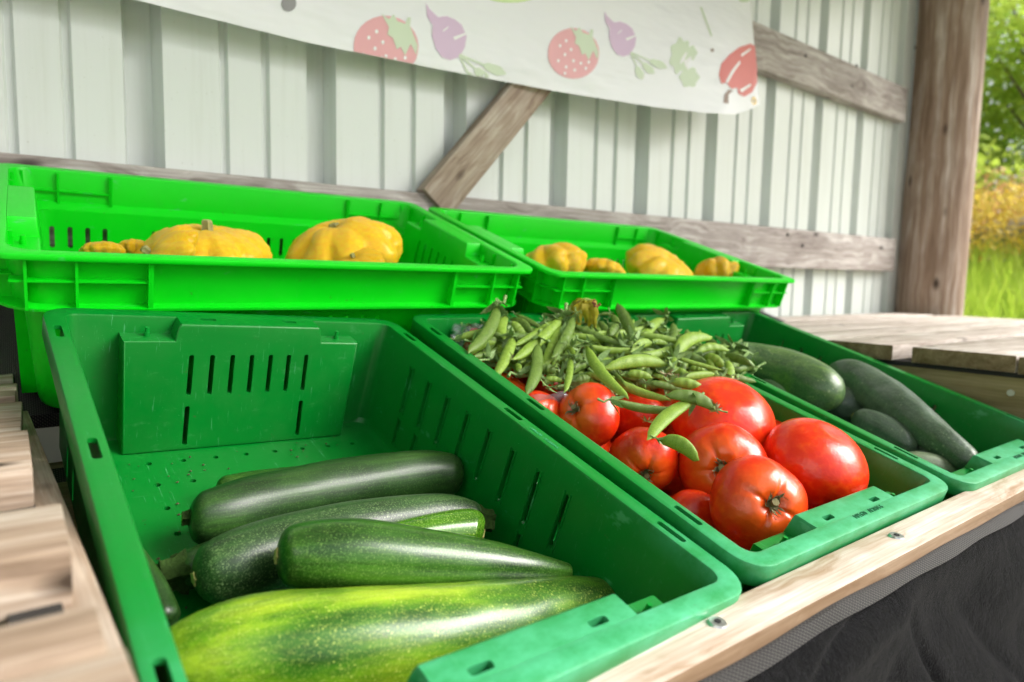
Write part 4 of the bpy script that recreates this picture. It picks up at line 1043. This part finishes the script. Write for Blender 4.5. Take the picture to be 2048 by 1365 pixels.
# right platform
pr_ = empty('wooden_platform', Matrix.Translation((1.28, .5, .10)), 'bleached board platform to the right of the cucumber crate', 'wooden platform')
YB = [(-.12, .015), (.030, .108), (.112, .272), (.304, .43), (.436, .575), (.585, .72), (.735, .88), (.885, 1.04)]
for i, (a, b_) in enumerate(YB):
    x0 = 1.28+rnd.uniform(-.004, .004); x1 = 3.02+rnd.uniform(-.05, .10)
    board('deck_board', ((x0+x1)/2, (a+b_)/2, .1005-.0145+rnd.uniform(-.002, .002)), (x1-x0, b_-a, .029), (0, 0, 0), M_DECK, pr_, .0015)
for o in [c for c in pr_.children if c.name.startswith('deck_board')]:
    o.data.materials.append(M_ENDSHADE)
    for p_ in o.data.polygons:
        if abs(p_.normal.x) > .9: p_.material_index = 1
board('side_beam', (1.315, .42, .0655-.055), (1.30, .038, .105), (0, 0, 90), M_OLIVE, pr_, .002)
board('dark_strip', (1.31, .42, .0675), (1.26, .030, .009), (0, 0, 90), M_HOLE, pr_, 0)  # near-black strip between the side beam and the deck boards
for x in (1.9, 2.5, 2.95): board('cross_beam', (x, .45, .015), (1.2, .038, .10), (0, 0, 90), M_GREYWOOD, pr_, .002)
for x in (1.34, 2.95):
    for y in (-.08, 1.0): board('leg', (x, y, (GZ-.04)/2), (-.04-GZ, .08, .08), (0, 90, 0), M_GREYWOOD, pr_, .002)
p = hit(2022, 786, (1, 0, 0), 1.2955)[0]
bm = bmesh.new(); bm_cyl(bm, p+Vector((-.003, 0, 0)), p+Vector((.001, 0, 0)), .0055, n=16); bm_cyl(bm, p+Vector((-.0035, 0, 0)), p+Vector((-.002, 0, 0)), .002, n=6)
o = from_bm('screw', bm, M_SCREW, smooth=40); o.parent = pr_; o.matrix_parent_inverse = pr_.matrix_world.inverted()

# left pallet, right against the nearest crate
pl_ = empty('wooden_pallet', Matrix.Translation((-.4, .2, .05)), 'blurred pale wooden pallet in the near left corner', 'pallet')
for i, (a, b_, xr, zt) in enumerate([(-.22, -.115, -.014, .080), (-.10, -.012, -.016, .081), (.013, .046, -.021, .080), (.112, .20, -.026, .080), (.267, .40, -.039, .080), (.43, .59, -.044, .078), (.62, .72, -.048, .076), (.75, .86, -.052, .074)]):
    board('deck_board', (xr-.55, (a+b_)/2, zt-.013), (1.1, b_-a, .026), (rnd.uniform(-1, 1), rnd.uniform(-.4, .4), rnd.uniform(-1, 1)), M_PALLET, pl_, .0012)
bm = bmesh.new()
A, B_ = Vector((-.0085, -.16, 0)), Vector((-.045, .66, 0))
o = board('side_beam', (A+B_)/2+Vector((-.011, 0, .020)), (.83, .036, .064), (0, 0, 92.6), M_PALLET, pl_, .0015)
board('torn_cloth', (A+B_)/2+Vector((-.020, 0, .0535)), (.80, .020, .003), (0, 0, 92.6), M_WOVEN, pl_, .0)
for x in (-.5, -1.05): board('cross_beam', (x, .25, .02), (.85, .04, .07), (0, 0, 90), M_DECK, pl_, .002)
board('base_board', (-.55, .25, -.03), (1.1, .9, .02), (0, 0, 0), M_OLIVE, pl_, 0)
for x in (-.08, -1.05):
    for y in (-.12, .62): board('leg', (x, y, (GZ-.04)/2), (-.04-GZ, .07, .07), (0, 90, 0), M_GREYWOOD, pl_, .002)

# ------------------------------------------------------------------ wall
YW = 1.092
wall = empty('metal_wall', Matrix.Translation((1.0, YW, GZ)), 'pale green ribbed metal wall behind the crates', 'wall')
prof = []
pitch = .3105; ph = .172
def addcell(x):     # x = right edge of the big recessed rib as seen from inside
    d = .042
    prof.extend([(x-.064, 0), (x-.056, d), (x-.012, d), (x, 0)])
    for m_ in (.092, .168): prof.extend([(x+m_, 0), (x+m_+.004, .009), (x+m_+.014, .009), (x+m_+.018, 0)])
# rib edges measured on the rail plane, carried to the wall plane
k = (YW-CAM.y)/(1.05-CAM.y)
for i in range(-7, 11): addcell(CAM.x+(ph+pitch*i-CAM.x)*k)
pr2 = [q_ for q_ in prof if q_[0] < 3.35]
zs = [GZ+.02+2.6*j/6 for j in range(7)]
vs, fs = [], []
for z in zs:
    for x, d in pr2: vs.append((x-1.0, d, z-GZ))
n = len(pr2)
for j in range(len(zs)-1):
    for i in range(n-1): fs.append((j*n+i, j*n+i+1, (j+1)*n+i+1, (j+1)*n+i))
bm = bmesh.new(); me = bpy.data.meshes.new('w'); me.from_pydata(vs, [], fs); bm.from_mesh(me); bmesh.ops.solidify(bm, geom=bm.faces[:], thickness=-.0012)
from_bm('ribbed_sheet', bm, M_METAL, wall)
board('corner_flashing', (3.16, YW-.028, .45), (2.6, .05, .03), (0, 90, 0), M_FLASH, wall, .004)
board('lower_rail', (1.15, 1.070, .334), (3.75, .040, .140), (0, .6*-1, 0), M_GREYWOOD, wall, .003)
board('upper_rail', (1.15, 1.070, .990), (3.75, .040, .140), (0, 0, 0), M_GREYWOOD, wall, .003)
# brace
b0 = (hit(822, 402, (0, 1, 0), 1.045)[0]+hit(925, 402, (0, 1, 0), 1.045)[0])/2; b1 = (hit(1022, 168, (0, 1, 0), 1.045)[0]+hit(1102, 180, (0, 1, 0), 1.045)[0])/2
dv = (b1-b0); ang = math.atan2(dv.z, dv.x); wb = .089
mid = b0+dv*.5*2.1-dv*.05
board('diagonal_brace', (b0+(b0+dv*2.1))/2+Vector((0, .010, 0)), (dv.length*2.15, .038, wb), (0, -math.degrees(ang), 0), M_BRACE, wall, .003)
# nail heads on rails
bm = bmesh.new()
for px, py, zz in ((1611, 112, 1.049), (1713, 132, 1.049), (1605, 492, 1.049), (1575, 470, 1.049), (1830, 96, 1.049)):
    pp = hit(px, py, (0, 1, 0), 1.0495)[0]-Vector((1.0, YW, GZ)); bm_cyl(bm, pp, pp+Vector((0, -.002, 0)), .006, n=10)
from_bm('nail_heads', bm, M_HOLE, wall)
# end wall added on the left, outside the picture, to block light
ew = empty('added_end_wall', Matrix.Translation((-1.75, 0, GZ)), 'unseen ribbed metal end wall, added to block light from the left', 'wall')
vs, fs = [], []; prf = [(y_*.31-2.2+o_, d_) for y_ in range(11) for o_, d_ in ((0, 0), (.01, .03), (.05, .03), (.068, 0))]
for z in (0, 2.9):
    for y, d in prf: vs.append((-d, min(y, 1.09), z))
n = len(prf)
for i in range(n-1): fs.append((i, i+1, n+i+1, n+i))
bm = bmesh.new(); me = bpy.data.meshes.new('w'); me.from_pydata(vs, [], fs); bm.from_mesh(me); bmesh.ops.solidify(bm, geom=bm.faces[:], thickness=.0012)
from_bm('ribbed_sheet', bm, M_METAL, ew)  # sheet of the added end wall
# log post
cpost = hit(1872, 400, (0, 1, 0), .985)[0]; rp = .132
vs, fs = [], []; seg = 40; rows = 40
for j in range(rows+1):
    z = GZ+2.75*j/rows
    for a in range(seg):
        an = 2*math.pi*a/seg; r = rp*(1.03-.018*j/rows)*(1+.02*noise.noise(Vector((math.cos(an)*1.5, math.sin(an)*1.5, z*1.3)))+.006*noise.noise(Vector((math.cos(an)*9, math.sin(an)*9, z*2))))
        vs.append((r*math.cos(an)+.01*math.sin(z*1.4), r*math.sin(an), z-GZ))
for j in range(rows):
    for a in range(seg): b_ = (a+1) % seg; fs.append((j*seg+a, j*seg+b_, (j+1)*seg+b_, (j+1)*seg+a))
fs.append(tuple(range(seg))[::-1]); fs.append(tuple(rows*seg+a for a in range(seg)))
# texture grain must run up the log: lay the mesh along local X
vs = [(z, y, -x) for x, y, z in vs]
MP = Matrix.Translation((cpost.x, cpost.y, GZ)) @ Matrix(((0, 0, -1, 0), (0, 1, 0, 0), (1, 0, 0, 0), (0, 0, 0, 1)))
tag(mesh_obj('log_post', vs, fs, M_POST, M=MP, smooth=60), 'thick weathered log post at the right end of the wall', 'post')
# unseen roof over the stand, added and sized to steer the light
rf = empty('added_roof', Matrix.Translation((.5, .2, 1.6)), 'unseen metal roof added over the stand to shape the light', 'roof')
board('added_roof_sheet', (.6, .22, 1.86), (6.4, 2.2, .02), (-9, 0, 0), M_METAL, rf, 0)
for x in (-1.8, -.6, .6, 1.8, 3.0): board('added_rafter', (x, .22, 1.79), (2.1, .04, .10), (0, 9, 90), M_GREYWOOD, rf, .002)

# ------------------------------------------------------------------ banner
def ban(X, Z, fwd=0):
    """banner surface: X, Z measured on the plane y = 1.03; the loose right end swings forward"""
    s = min(1, max(0, (X-.75)/1.1)); hgt = min(1, max(0, (1.25-Z)/.55))
    k = 1-.105*s**1.6*hgt
    e = max(0, (X-1.72)/.2); k += .035*min(1, e)**2*hgt*0+.006*math.sin(X*7)*hgt*s
    k += .030*max(0, min(1, (X-1.70)/.16))**2
    P = Vector((X, 1.03, Z)); P = CAM+(P-CAM)*k
    return P+Vector((0, -fwd, 0))
def bz(px, py): p = hit(px, py, (0, 1, 0), 1.03)[0]; return p.x, p.z
bot = [bz(*q_) for q_ in ((-300, -120), (0, -60), (270, 0), (600, 82), (850, 133), (1100, 180), (1300, 212), (1400, 224), (1465, 228), (1500, 218), (1520, 210))]
def botz(X):
    for (x0, z0), (x1, z1) in zip(bot, bot[1:]):
        if X <= x1: f_ = (X-x0)/(x1-x0); return z0+(z1-z0)*f_
    return bot[-1][1]
def xr(Z): return 1.915-(Z-.797)*(1.915-1.831)/(1.104-.797)
nx, nz = 120, 24; vs, fs = [], []
for j in range(nz+1):
    for i in range(nx+1):
        f_ = i/nx; X = -.55+f_*(1.915+.55); zb = botz(X); zt = 1.42; Z = zb+(zt-zb)*j/nz
        X2 = -.55+f_*(xr(Z)+.55); vs.append(ban(X2, Z))
for j in range(nz):
    for i in range(nx): a = j*(nx+1)+i; fs.append((a, a+1, a+nx+2, a+nx+1))
def banner_mat():
    m, nt, b, out = newmat('white vinyl banner')
    n = noise_t(nt, coords(nt), 6, 3); c = mix(nt, n, (.90, .92, .97), (.93, .95, .99)); nt.links.new(c, b.inputs['Base Color']); b.inputs['Roughness'].default_value = .45
    t = N(nt, 'ShaderNodeBsdfTranslucent'); t.inputs[0].default_value = (.8, .8, .8, 1); mx = N(nt, 'ShaderNodeMixShader'); mx.inputs[0].default_value = .2
    nt.links.new(b.outputs[0], mx.inputs[1]); nt.links.new(t.outputs[0], mx.inputs[2]); nt.links.new(mx.outputs[0], out.inputs[0])
    bump(nt, b, noise_t(nt, coords(nt, (3, 3, 9)), 1, 3), .5, .03); return m
bn = mesh_obj('banner', vs, fs, banner_mat(), smooth=180)
tag(bn, 'white vinyl banner printed with faded strawberries and vegetables', 'banner')
def ink(name, col): return simple(name, col, .5, 0, .04, 20)
I_RED, I_GRN, I_PUR, I_WHT, I_DRED, I_BRN, I_LIME = ink('faded red ink', (.72, .36, .39)), ink('faded green ink', (.56, .66, .50)), ink('faded purple ink', (.60, .44, .62)), ink('white ink', (.82, .82, .84)), ink('red ink', (.62, .16, .15)), ink('brown ink', (.25, .17, .13)), ink('lime ink', (.62, .78, .40))
def clip_poly(poly):
    return poly
def inkshape(name, polys, mat, parent, lift):
    """polygons in photo pixels, laid on the banner"""
    bm = bmesh.new()
    for poly in polys:
        P = [bz(*q_) for q_ in poly]; vsx = [bm.verts.new((x, 0, z)) for x, z in P]
        es = [bm.edges.new((vsx[i], vsx[(i+1) % len(vsx)])) for i in range(len(vsx))]
        bmesh.ops.triangle_fill(bm, edges=es, use_beauty=True)
    x0 = min(v.co.x for v in bm.verts); x1 = max(v.co.x for v in bm.verts)
    x = x0
    while x < x1:
        x += .02; bmesh.ops.bisect_plane(bm, geom=bm.verts[:]+bm.edges[:]+bm.faces[:], plane_co=(x, 0, 0), plane_no=(1, 0, 0))
    z = min(v.co.z for v in bm.verts); z1 = max(v.co.z for v in bm.verts)
    while z < z1:
        z += .04; bmesh.ops.bisect_plane(bm, geom=bm.verts[:]+bm.edges[:]+bm.faces[:], plane_co=(0, 0, z), plane_no=(0, 0, 1))
    kill = [f_ for f_ in bm.faces if f_.calc_center_median().z < botz(f_.calc_center_median().x)+.001 or f_.calc_center_median().x > xr(f_.calc_center_median().z)]
    bmesh.ops.delete(bm, geom=kill, context='FACES')
    bmesh.ops.bisect_plane
    for v in bm.verts:
        X, Z = v.co.x, v.co.z; Z = max(Z, botz(X)); v.co = ban(X, Z, lift)
    return from_bm(name, bm, mat, parent)
def ell(cx, cy, a, b_, rot=0, n=22, f_=None):
    o = []
    for i in range(n):
        t_ = 2*math.pi*i/n; r_ = f_(t_) if f_ else 1; x, y = a*r_*math.cos(t_), b_*r_*math.sin(t_); c, s = math.cos(rot), math.sin(rot); o.append((cx+x*c-y*s, cy+x*s+y*c))
    return o
def strawberry(cx, cy, w, h):
    s = inkshape('printed_strawberry', [ell(cx, cy, w, h, .12, 30, lambda t_: 1+.10*math.sin(-t_)*(1 if math.sin(t_) < 0 else 0)+.04*math.cos(2*t_))], I_RED, bn, .0012)
    L_ = [(cx-.15*w, cy-1.12*h), (cx+.1*w, cy-.95*h), (cx+.25*w, cy-1.1*h), (cx+.38*w, cy-.88*h), (cx+.62*w, cy-.80*h), (cx+.70*w, cy-1.0*h), (cx+.80*w, cy-1.0*h), (cx+.78*w, cy-.72*h), (cx+1.02*w, cy-.1*h), (cx+.98*w, cy+.2*h), (cx+.8*w, cy-.15*h), (cx+.62*w, cy+.22*h), (cx+.48*w, cy-.05*h), (cx+.35*w, cy+.02*h), (cx+.22*w, cy-.35*h), (cx+.05*w, cy-.45*h), (cx+.1*w, cy-.7*h)]
    o = inkshape('leaves', [L_], I_GRN, s, .0020)
    dots = []
    for ux, uy in ((-.55, -.35), (-.3, -.55), (-.1, -.2), (-.35, .0), (-.62, .25), (.0, .25), (-.3, .5), (.3, .35), (.05, .62), (.5, .55), (-.35, .75), (.62, .3)): dots.append(ell(cx+ux*w, cy+uy*h, w*.055, h*.07, 0, 8))
    d = inkshape('seeds', dots, I_WHT, s, .0020)
strawberry(771, 98, 62, 62); strawberry(1146, 110, 49, 50)
def beet(cx, cy, w, h):
    P = ell(cx, cy, w, h, .1, 24, lambda t_: 1); 
    P = [(cx-1.05*w, cy-1.35*h), (cx-.55*w, cy-.95*h), (cx-.1*w, cy-1.0*h), (cx+.35*w, cy-.85*h), (cx+.72*w, cy-.6*h), (cx+.98*w, cy-.1*h), (cx+.9*w, cy+.4*h), (cx+.6*w, cy+.85*h), (cx+.1*w, cy+1.0*h), (cx-.35*w, cy+.85*h), (cx-.7*w, cy+.45*h), (cx-.88*w, cy-.1*h), (cx-.85*w, cy-.6*h), (cx-1.15*w, cy-1.0*h), (cx-1.2*w, cy-1.6*h)]
    s = inkshape('printed_beet', [P], I_PUR, bn, .0012)
    st = []
    lv = [(1.15, 2.0), (1.7, 1.75), (2.3, 1.5)]
    for i, (ux, uy) in enumerate(lv):
        a = (cx+.6*w, cy+.75*h); e = (cx+ux*w, cy+uy*h*.9); dx, dy = e[0]-a[0], e[1]-a[1]; L_ = math.hypot(dx, dy); nx_, ny_ = -dy/L_*w*.05, dx/L_*w*.05
        st.append([(a[0]-nx_, a[1]-ny_), (e[0]-nx_, e[1]-ny_), (e[0]+nx_, e[1]+ny_), (a[0]+nx_, a[1]+ny_)])
        st.append(ell(e[0]+dx*.12, e[1]+dy*.12, L_*.34, w*.26, math.atan2(dy, dx), 16, lambda t_: 1+.08*math.cos(5*t_)))
    inkshape('beet_leaves', st, I_GRN, s, .0016)
    inkshape('highlights', [[(cx+.25*w, cy-.05*h), (cx+.95*w, cy-.25*h), (cx+.92*w, cy-.15*h), (cx+.35*w, cy+.1*h)], [(cx-.3*w, cy-.35*h), (cx, cy-.55*h), (cx-.02*w, cy-.45*h), (cx-.28*w, cy-.28*h)]], I_WHT, s, .0018)
beet(896, 77, 37, 44); beet(1243, 79, 29, 35)
s = inkshape('printed_broccoli', [ell(1360, 112, 20, 34, .1, 30, lambda t_: 1+.14*math.cos(7*t_)), ell(1378, 155, 19, 20, 0, 20, lambda t_: 1+.12*math.cos(6*t_)), ell(1382, 106, 11, 14, 0, 16, lambda t_: 1+.15*math.cos(5*t_))], I_GRN, bn, .0012)
inkshape('florets', [ell(1366, 117, 3, 14, .5, 8), ell(1372, 130, 3, 12, -.4, 8), ell(1376, 120, 3, 9, .9, 8)], I_WHT, s, .0018)
s = inkshape('printed_pepper', [[(1437, 150), (1442, 128), (1458, 110), (1478, 95), (1500, 88), (1509, 92), (1513, 130), (1514, 165), (1504, 185), (1488, 194), (1476, 188), (1474, 176), (1462, 178), (1452, 166), (1442, 168)]], I_DRED, bn, .0012)
inkshape('stalk', [[(1446, 206), (1448, 190), (1456, 180), (1466, 181), (1456, 190), (1456, 208)]], I_BRN, s, .0018)
inkshape('highlights', [[(1450, 164), (1462, 142), (1478, 122), (1480, 126), (1466, 146), (1454, 168)], [(1480, 110), (1500, 97), (1501, 100), (1483, 114)], [(1478, 180), (1500, 168), (1501, 172), (1482, 186)]], I_WHT, s, .0022)
inkshape('printed_green_leaf', [ell(1020, -8, 50, 14, 0, 20)], I_LIME, bn, .0012)
inkshape('printed_green_top', [ell(1488, 0, 12, 5, 0, 12)], I_GRN, bn, .0012)
inkshape('printed_stripe', [[(1399, 15), (1403, 15), (1424, 72), (1421, 74)]], I_GRN, bn, .0012)
inkshape('dark_eyelet_hole', [ell(577, 8, 15, 16, .3, 16)], ink('eyelet grey', (.25, .25, .26)), bn, .0012)
inkshape('small_hole', [ell(1424, 101, 3.2, 3.6, 0, 10)], I_BRN, bn, .0012)
p = ban(*bz(1507, 203)); bm = bmesh.new(); T_ = Matrix.Translation(p+Vector((0, -.0015, 0))) @ Matrix.Rotation(R(90), 4, 'X')
vsn = []
for i in range(24):
    for k_ in range(8):
        a, b_ = 2*math.pi*i/24, 2*math.pi*k_/8; rr_ = .0095+.0035*math.cos(b_); vsn.append(bm.verts.new(T_ @ Vector((rr_*math.cos(a), rr_*math.sin(a), .0018*math.sin(b_)))))
for i in range(24):
    for k_ in range(8): bm.faces.new((vsn[i*8+k_], vsn[((i+1) % 24)*8+k_], vsn[((i+1) % 24)*8+(k_+1) % 8], vsn[i*8+(k_+1) % 8]))
from_bm('eyelet', bm, M_BRASS, bn, smooth=60)

# ------------------------------------------------------------------ outside
def gz(x, y): return GZ+.17*min(12, max(0, x-5))      # the field rises to a bank
bm = bmesh.new(); bmesh.ops.create_grid(bm, x_segments=200, y_segments=20, size=220)
for v in bm.verts: v.co.x = math.copysign(abs(v.co.x/220)**2.2*220, v.co.x)+0
for v in bm.verts:
    d = math.hypot(v.co.x, v.co.y); v.co.z = gz(v.co.x, v.co.y)
tag(from_bm('ground', bm, M_GROUND, smooth=180), kind='structure')
def leafcloud(clumps, n, size, seed, flat=.5):
    q = random.Random(seed); vs, fs = [], []
    wts = [c[3]**2 for c in clumps]
    for _ in range(n):
        c = q.choices(clumps, wts)[0]
        while True:
            d = Vector((q.gauss(0, 1), q.gauss(0, 1), q.gauss(0, 1)))
            if d.length > .1: break
        d.normalize(); rr_ = c[3]*(q.random()**.35); p = Vector(c[:3])+Vector((d.x, d.y, d.z*.75))*rr_
        s = size*q.uniform(.6, 1.3); a = Vector((q.uniform(-1, 1), q.uniform(-1, 1), q.uniform(-.6, .6))).normalized(); b_ = a.cross(Vector((q.uniform(-1, 1), q.uniform(-1, 1), 1))).normalized()
        i = len(vs); vs += [p-a*s, p+b_*s*.45, p+a*s, p-b_*s*.45]; fs.append((i, i+1, i+2, i+3))
    return vs, fs
def tree(x, y, h, w, seed, mat, label, n=5200, size=.085, trunk=.12):
    q = random.Random(seed); g = gz(x, y); root = empty('tree', Matrix.Translation((x, y, g)), label, 'tree', 'trees beyond the field')
    bm = bmesh.new(); top = h*.75; segs = 6; pr = Vector((0, 0, 0))
    for i in range(segs):
        c = Vector((q.uniform(-.12, .12)*i*.5, q.uniform(-.12, .12)*i*.5, top*(i+1)/segs)); bm_cyl(bm, pr, c, trunk*(1-i/segs*.8), trunk*(1-(i+1)/segs*.8), 9); pr = c
    cl = []
    for i in range(16):
        a = q.uniform(0, 6.28); zz = h*q.uniform(.22, .95); rad = w*q.uniform(.25, .95)*(1-.55*abs(zz/h-.45)); c = Vector((rad*math.cos(a), rad*math.sin(a), zz)); cl.append((c.x, c.y, c.z, w*q.uniform(.28, .45)))
        st_ = Vector((0, 0, max(.2*h, zz-.25*h))); bm_cyl(bm, st_, c, trunk*.28, trunk*.08, 6)
    from_bm('trunk', bm, M_BARK, root, smooth=60)
    v_, f_ = leafcloud(cl, n, size, seed); mesh_obj('crown', v_, f_, mat, root)
    return root
TL = [(13.5, 3.4, 4.6, 2.0), (15.5, 5.6, 5.4, 2.3), (17.0, 1.8, 5.0, 2.3), (18.5, 7.8, 6.0, 2.6), (12.0, -1.2, 4.2, 1.9), (19.5, 4.2, 7.0, 2.6), (14.5, -3.8, 4.8, 2.2), (12.5, 9.5, 5.0, 2.3), (21, .6, 6.0, 2.6), (16.5, -7.0, 5.5, 2.5), (8.0, 12.0, 5.0, 2.4), (11.5, 6.6, 3.2, 1.5)]
tl = ['bushy tree behind the post with a forked trunk', 'tall tree with sky showing through its crown', 'light green tree right of the post', 'tall tree at the back of the hedge line', 'low spreading tree at the field edge', 'tallest tree behind the others', 'rounded tree farther right', 'tree behind the wall line', 'wide tree at the back on the right', 'tree at the far right of the hedge', 'tree hidden behind the shed wall', 'small shrubby tree left of the forked one']
for i, (x, y, h, w) in enumerate(TL): tree(x, y, h, w, 40+i, M_LEAF if i % 3 else M_LEAF2, tl[i], size=.10)
# goldenrod bank and rank grass: nobody could count it
def plants(name, n, xr_, yr_, hgt, hw, mat, seed, kind):
    q = random.Random(seed); vs, fs = [], []
    for _ in range(n):
        x, y = q.uniform(*xr_), q.uniform(*yr_)
        if x < 4.0+0*y and -1.5 < y < 2: continue
        g = gz(x, y); h = hgt*q.uniform(.6, 1.15)
        if kind == 'blade':
            a = q.uniform(0, 6.28); lx, ly = q.uniform(-.35, .35)*h, q.uniform(-.35, .35)*h; dx, dy = math.cos(a)*hw, math.sin(a)*hw
            i = len(vs); vs += [(x-dx, y-dy, g), (x+dx, y+dy, g), (x+dx*.7+lx*.4, y+dy*.7+ly*.4, g+h*.6), (x-dx*.7+lx*.4, y-dy*.7+ly*.4, g+h*.6), (x+lx, y+ly, g+h)]
            fs += [(i, i+1, i+2, i+3), (i+3, i+2, i+4)]
        else:
            for k_ in range(7):
                p = Vector((x+q.uniform(-.10, .10), y+q.uniform(-.10, .10), g+h-q.uniform(0, .28))); s = hw*q.uniform(.6, 1.3)
                a = Vector((q.uniform(-1, 1), q.uniform(-1, 1), q.uniform(-.5, .9))).normalized(); b_ = a.cross(Vector((q.uniform(-1, 1), 1, q.uniform(-1, 1)))).normalized()
                i = len(vs); vs += [p-a*s, p+b_*s*.5, p+a*s, p-b_*s*.5]; fs.append((i, i+1, i+2, i+3))
    o = mesh_obj(name, vs, fs, mat); return tag(o, kind='stuff')
tag(plants('grass', 42000, (3.6, 10.5), (-6, 9), .85, .012, M_GRASS, 1, 'blade'), 'rank yellow green grass and weeds outside the shed', 'grass')
tag(plants('goldenrod', 5500, (9.3, 12.5), (-6, 9), 1.35, .045, M_GOLD, 2, 'head'), 'blurred mass of flowering goldenrod in the field', 'goldenrod')
tag(plants('seed_heads', 1800, (10.5, 13), (-6, 9), 1.55, .05, M_RUST, 3, 'head'), 'rusty orange seed heads above the goldenrod', 'weeds')
for i, (x, y, s, lab) in enumerate([(11.0, 2.9, .34, 'pale boulder among the goldenrod'), (11.4, 2.1, .26, 'smaller pale boulder right of the first')]):
    bm = bmesh.new(); bmesh.ops.create_icosphere(bm, subdivisions=4, radius=1)
    for v in bm.verts: v.co = Vector((v.co.x*s*1.3, v.co.y*s*1.5, v.co.z*s*.75))*(1+.25*noise.noise(v.co*1.4+Vector((i*5, 0, 0))))
    tag(from_bm('boulder', bm, M_ROCK, M=Matrix.Translation((x, y, gz(x, y)+.80)), smooth=60), lab, 'boulder')

# ------------------------------------------------------------------ light
w = bpy.data.worlds.new('World'); sc.world = w; w.use_nodes = True; nt = w.node_tree; nt.nodes.clear()
sky = nt.nodes.new('ShaderNodeTexSky'); sky.sky_type = 'NISHITA'; sky.sun_disc = False
SE, SA = R(40), R(130)           # elevation; azimuth measured from +Y (the wall) towards +X (the open right end)
sky.sun_elevation = SE; sky.sun_rotation = SA; sky.dust_density = 6.0; sky.air_density = 1.0; sky.ozone_density = 1.0
hs = nt.nodes.new('ShaderNodeHueSaturation'); hs.inputs['Saturation'].default_value = .45      # thin white cloud over the blue
bg = nt.nodes.new('ShaderNodeBackground'); bg.inputs[1].default_value = .07; wo = nt.nodes.new('ShaderNodeOutputWorld')
nt.links.new(sky.outputs[0], hs.inputs['Color']); nt.links.new(hs.outputs[0], bg.inputs[0]); nt.links.new(bg.outputs[0], wo.inputs[0])
sd = bpy.data.lights.new('sun', 'SUN'); sd.energy = 1.4; sd.angle = R(42); sd.color = (1, .98, .965)
so = bpy.data.objects.new('sun', sd); COL.objects.link(so)
dirv = Vector((math.sin(SA)*math.cos(SE), math.cos(SA)*math.cos(SE), math.sin(SE)))
so.rotation_euler = dirv.to_track_quat('Z', 'Y').to_euler()

cd = bpy.data.cameras.new('camera'); co = bpy.data.objects.new('camera', cd); COL.objects.link(co); sc.camera = co
co.location = CAM; co.rotation_euler = CROT; cd.sensor_width = 36; cd.lens = F/2048*36; cd.clip_start = .01; cd.clip_end = 800
cd.dof.use_dof = True; cd.dof.focus_distance = .66; cd.dof.aperture_fstop = 4.5
sc.view_settings.view_transform = 'Standard'; sc.view_settings.look = 'None'; sc.view_settings.gamma = 1; sc.view_settings.exposure = 1.80
sc.cycles.max_bounces = 10; sc.cycles.diffuse_bounces = 4; sc.cycles.transparent_max_bounces = 12
sc.cycles.use_denoising = True
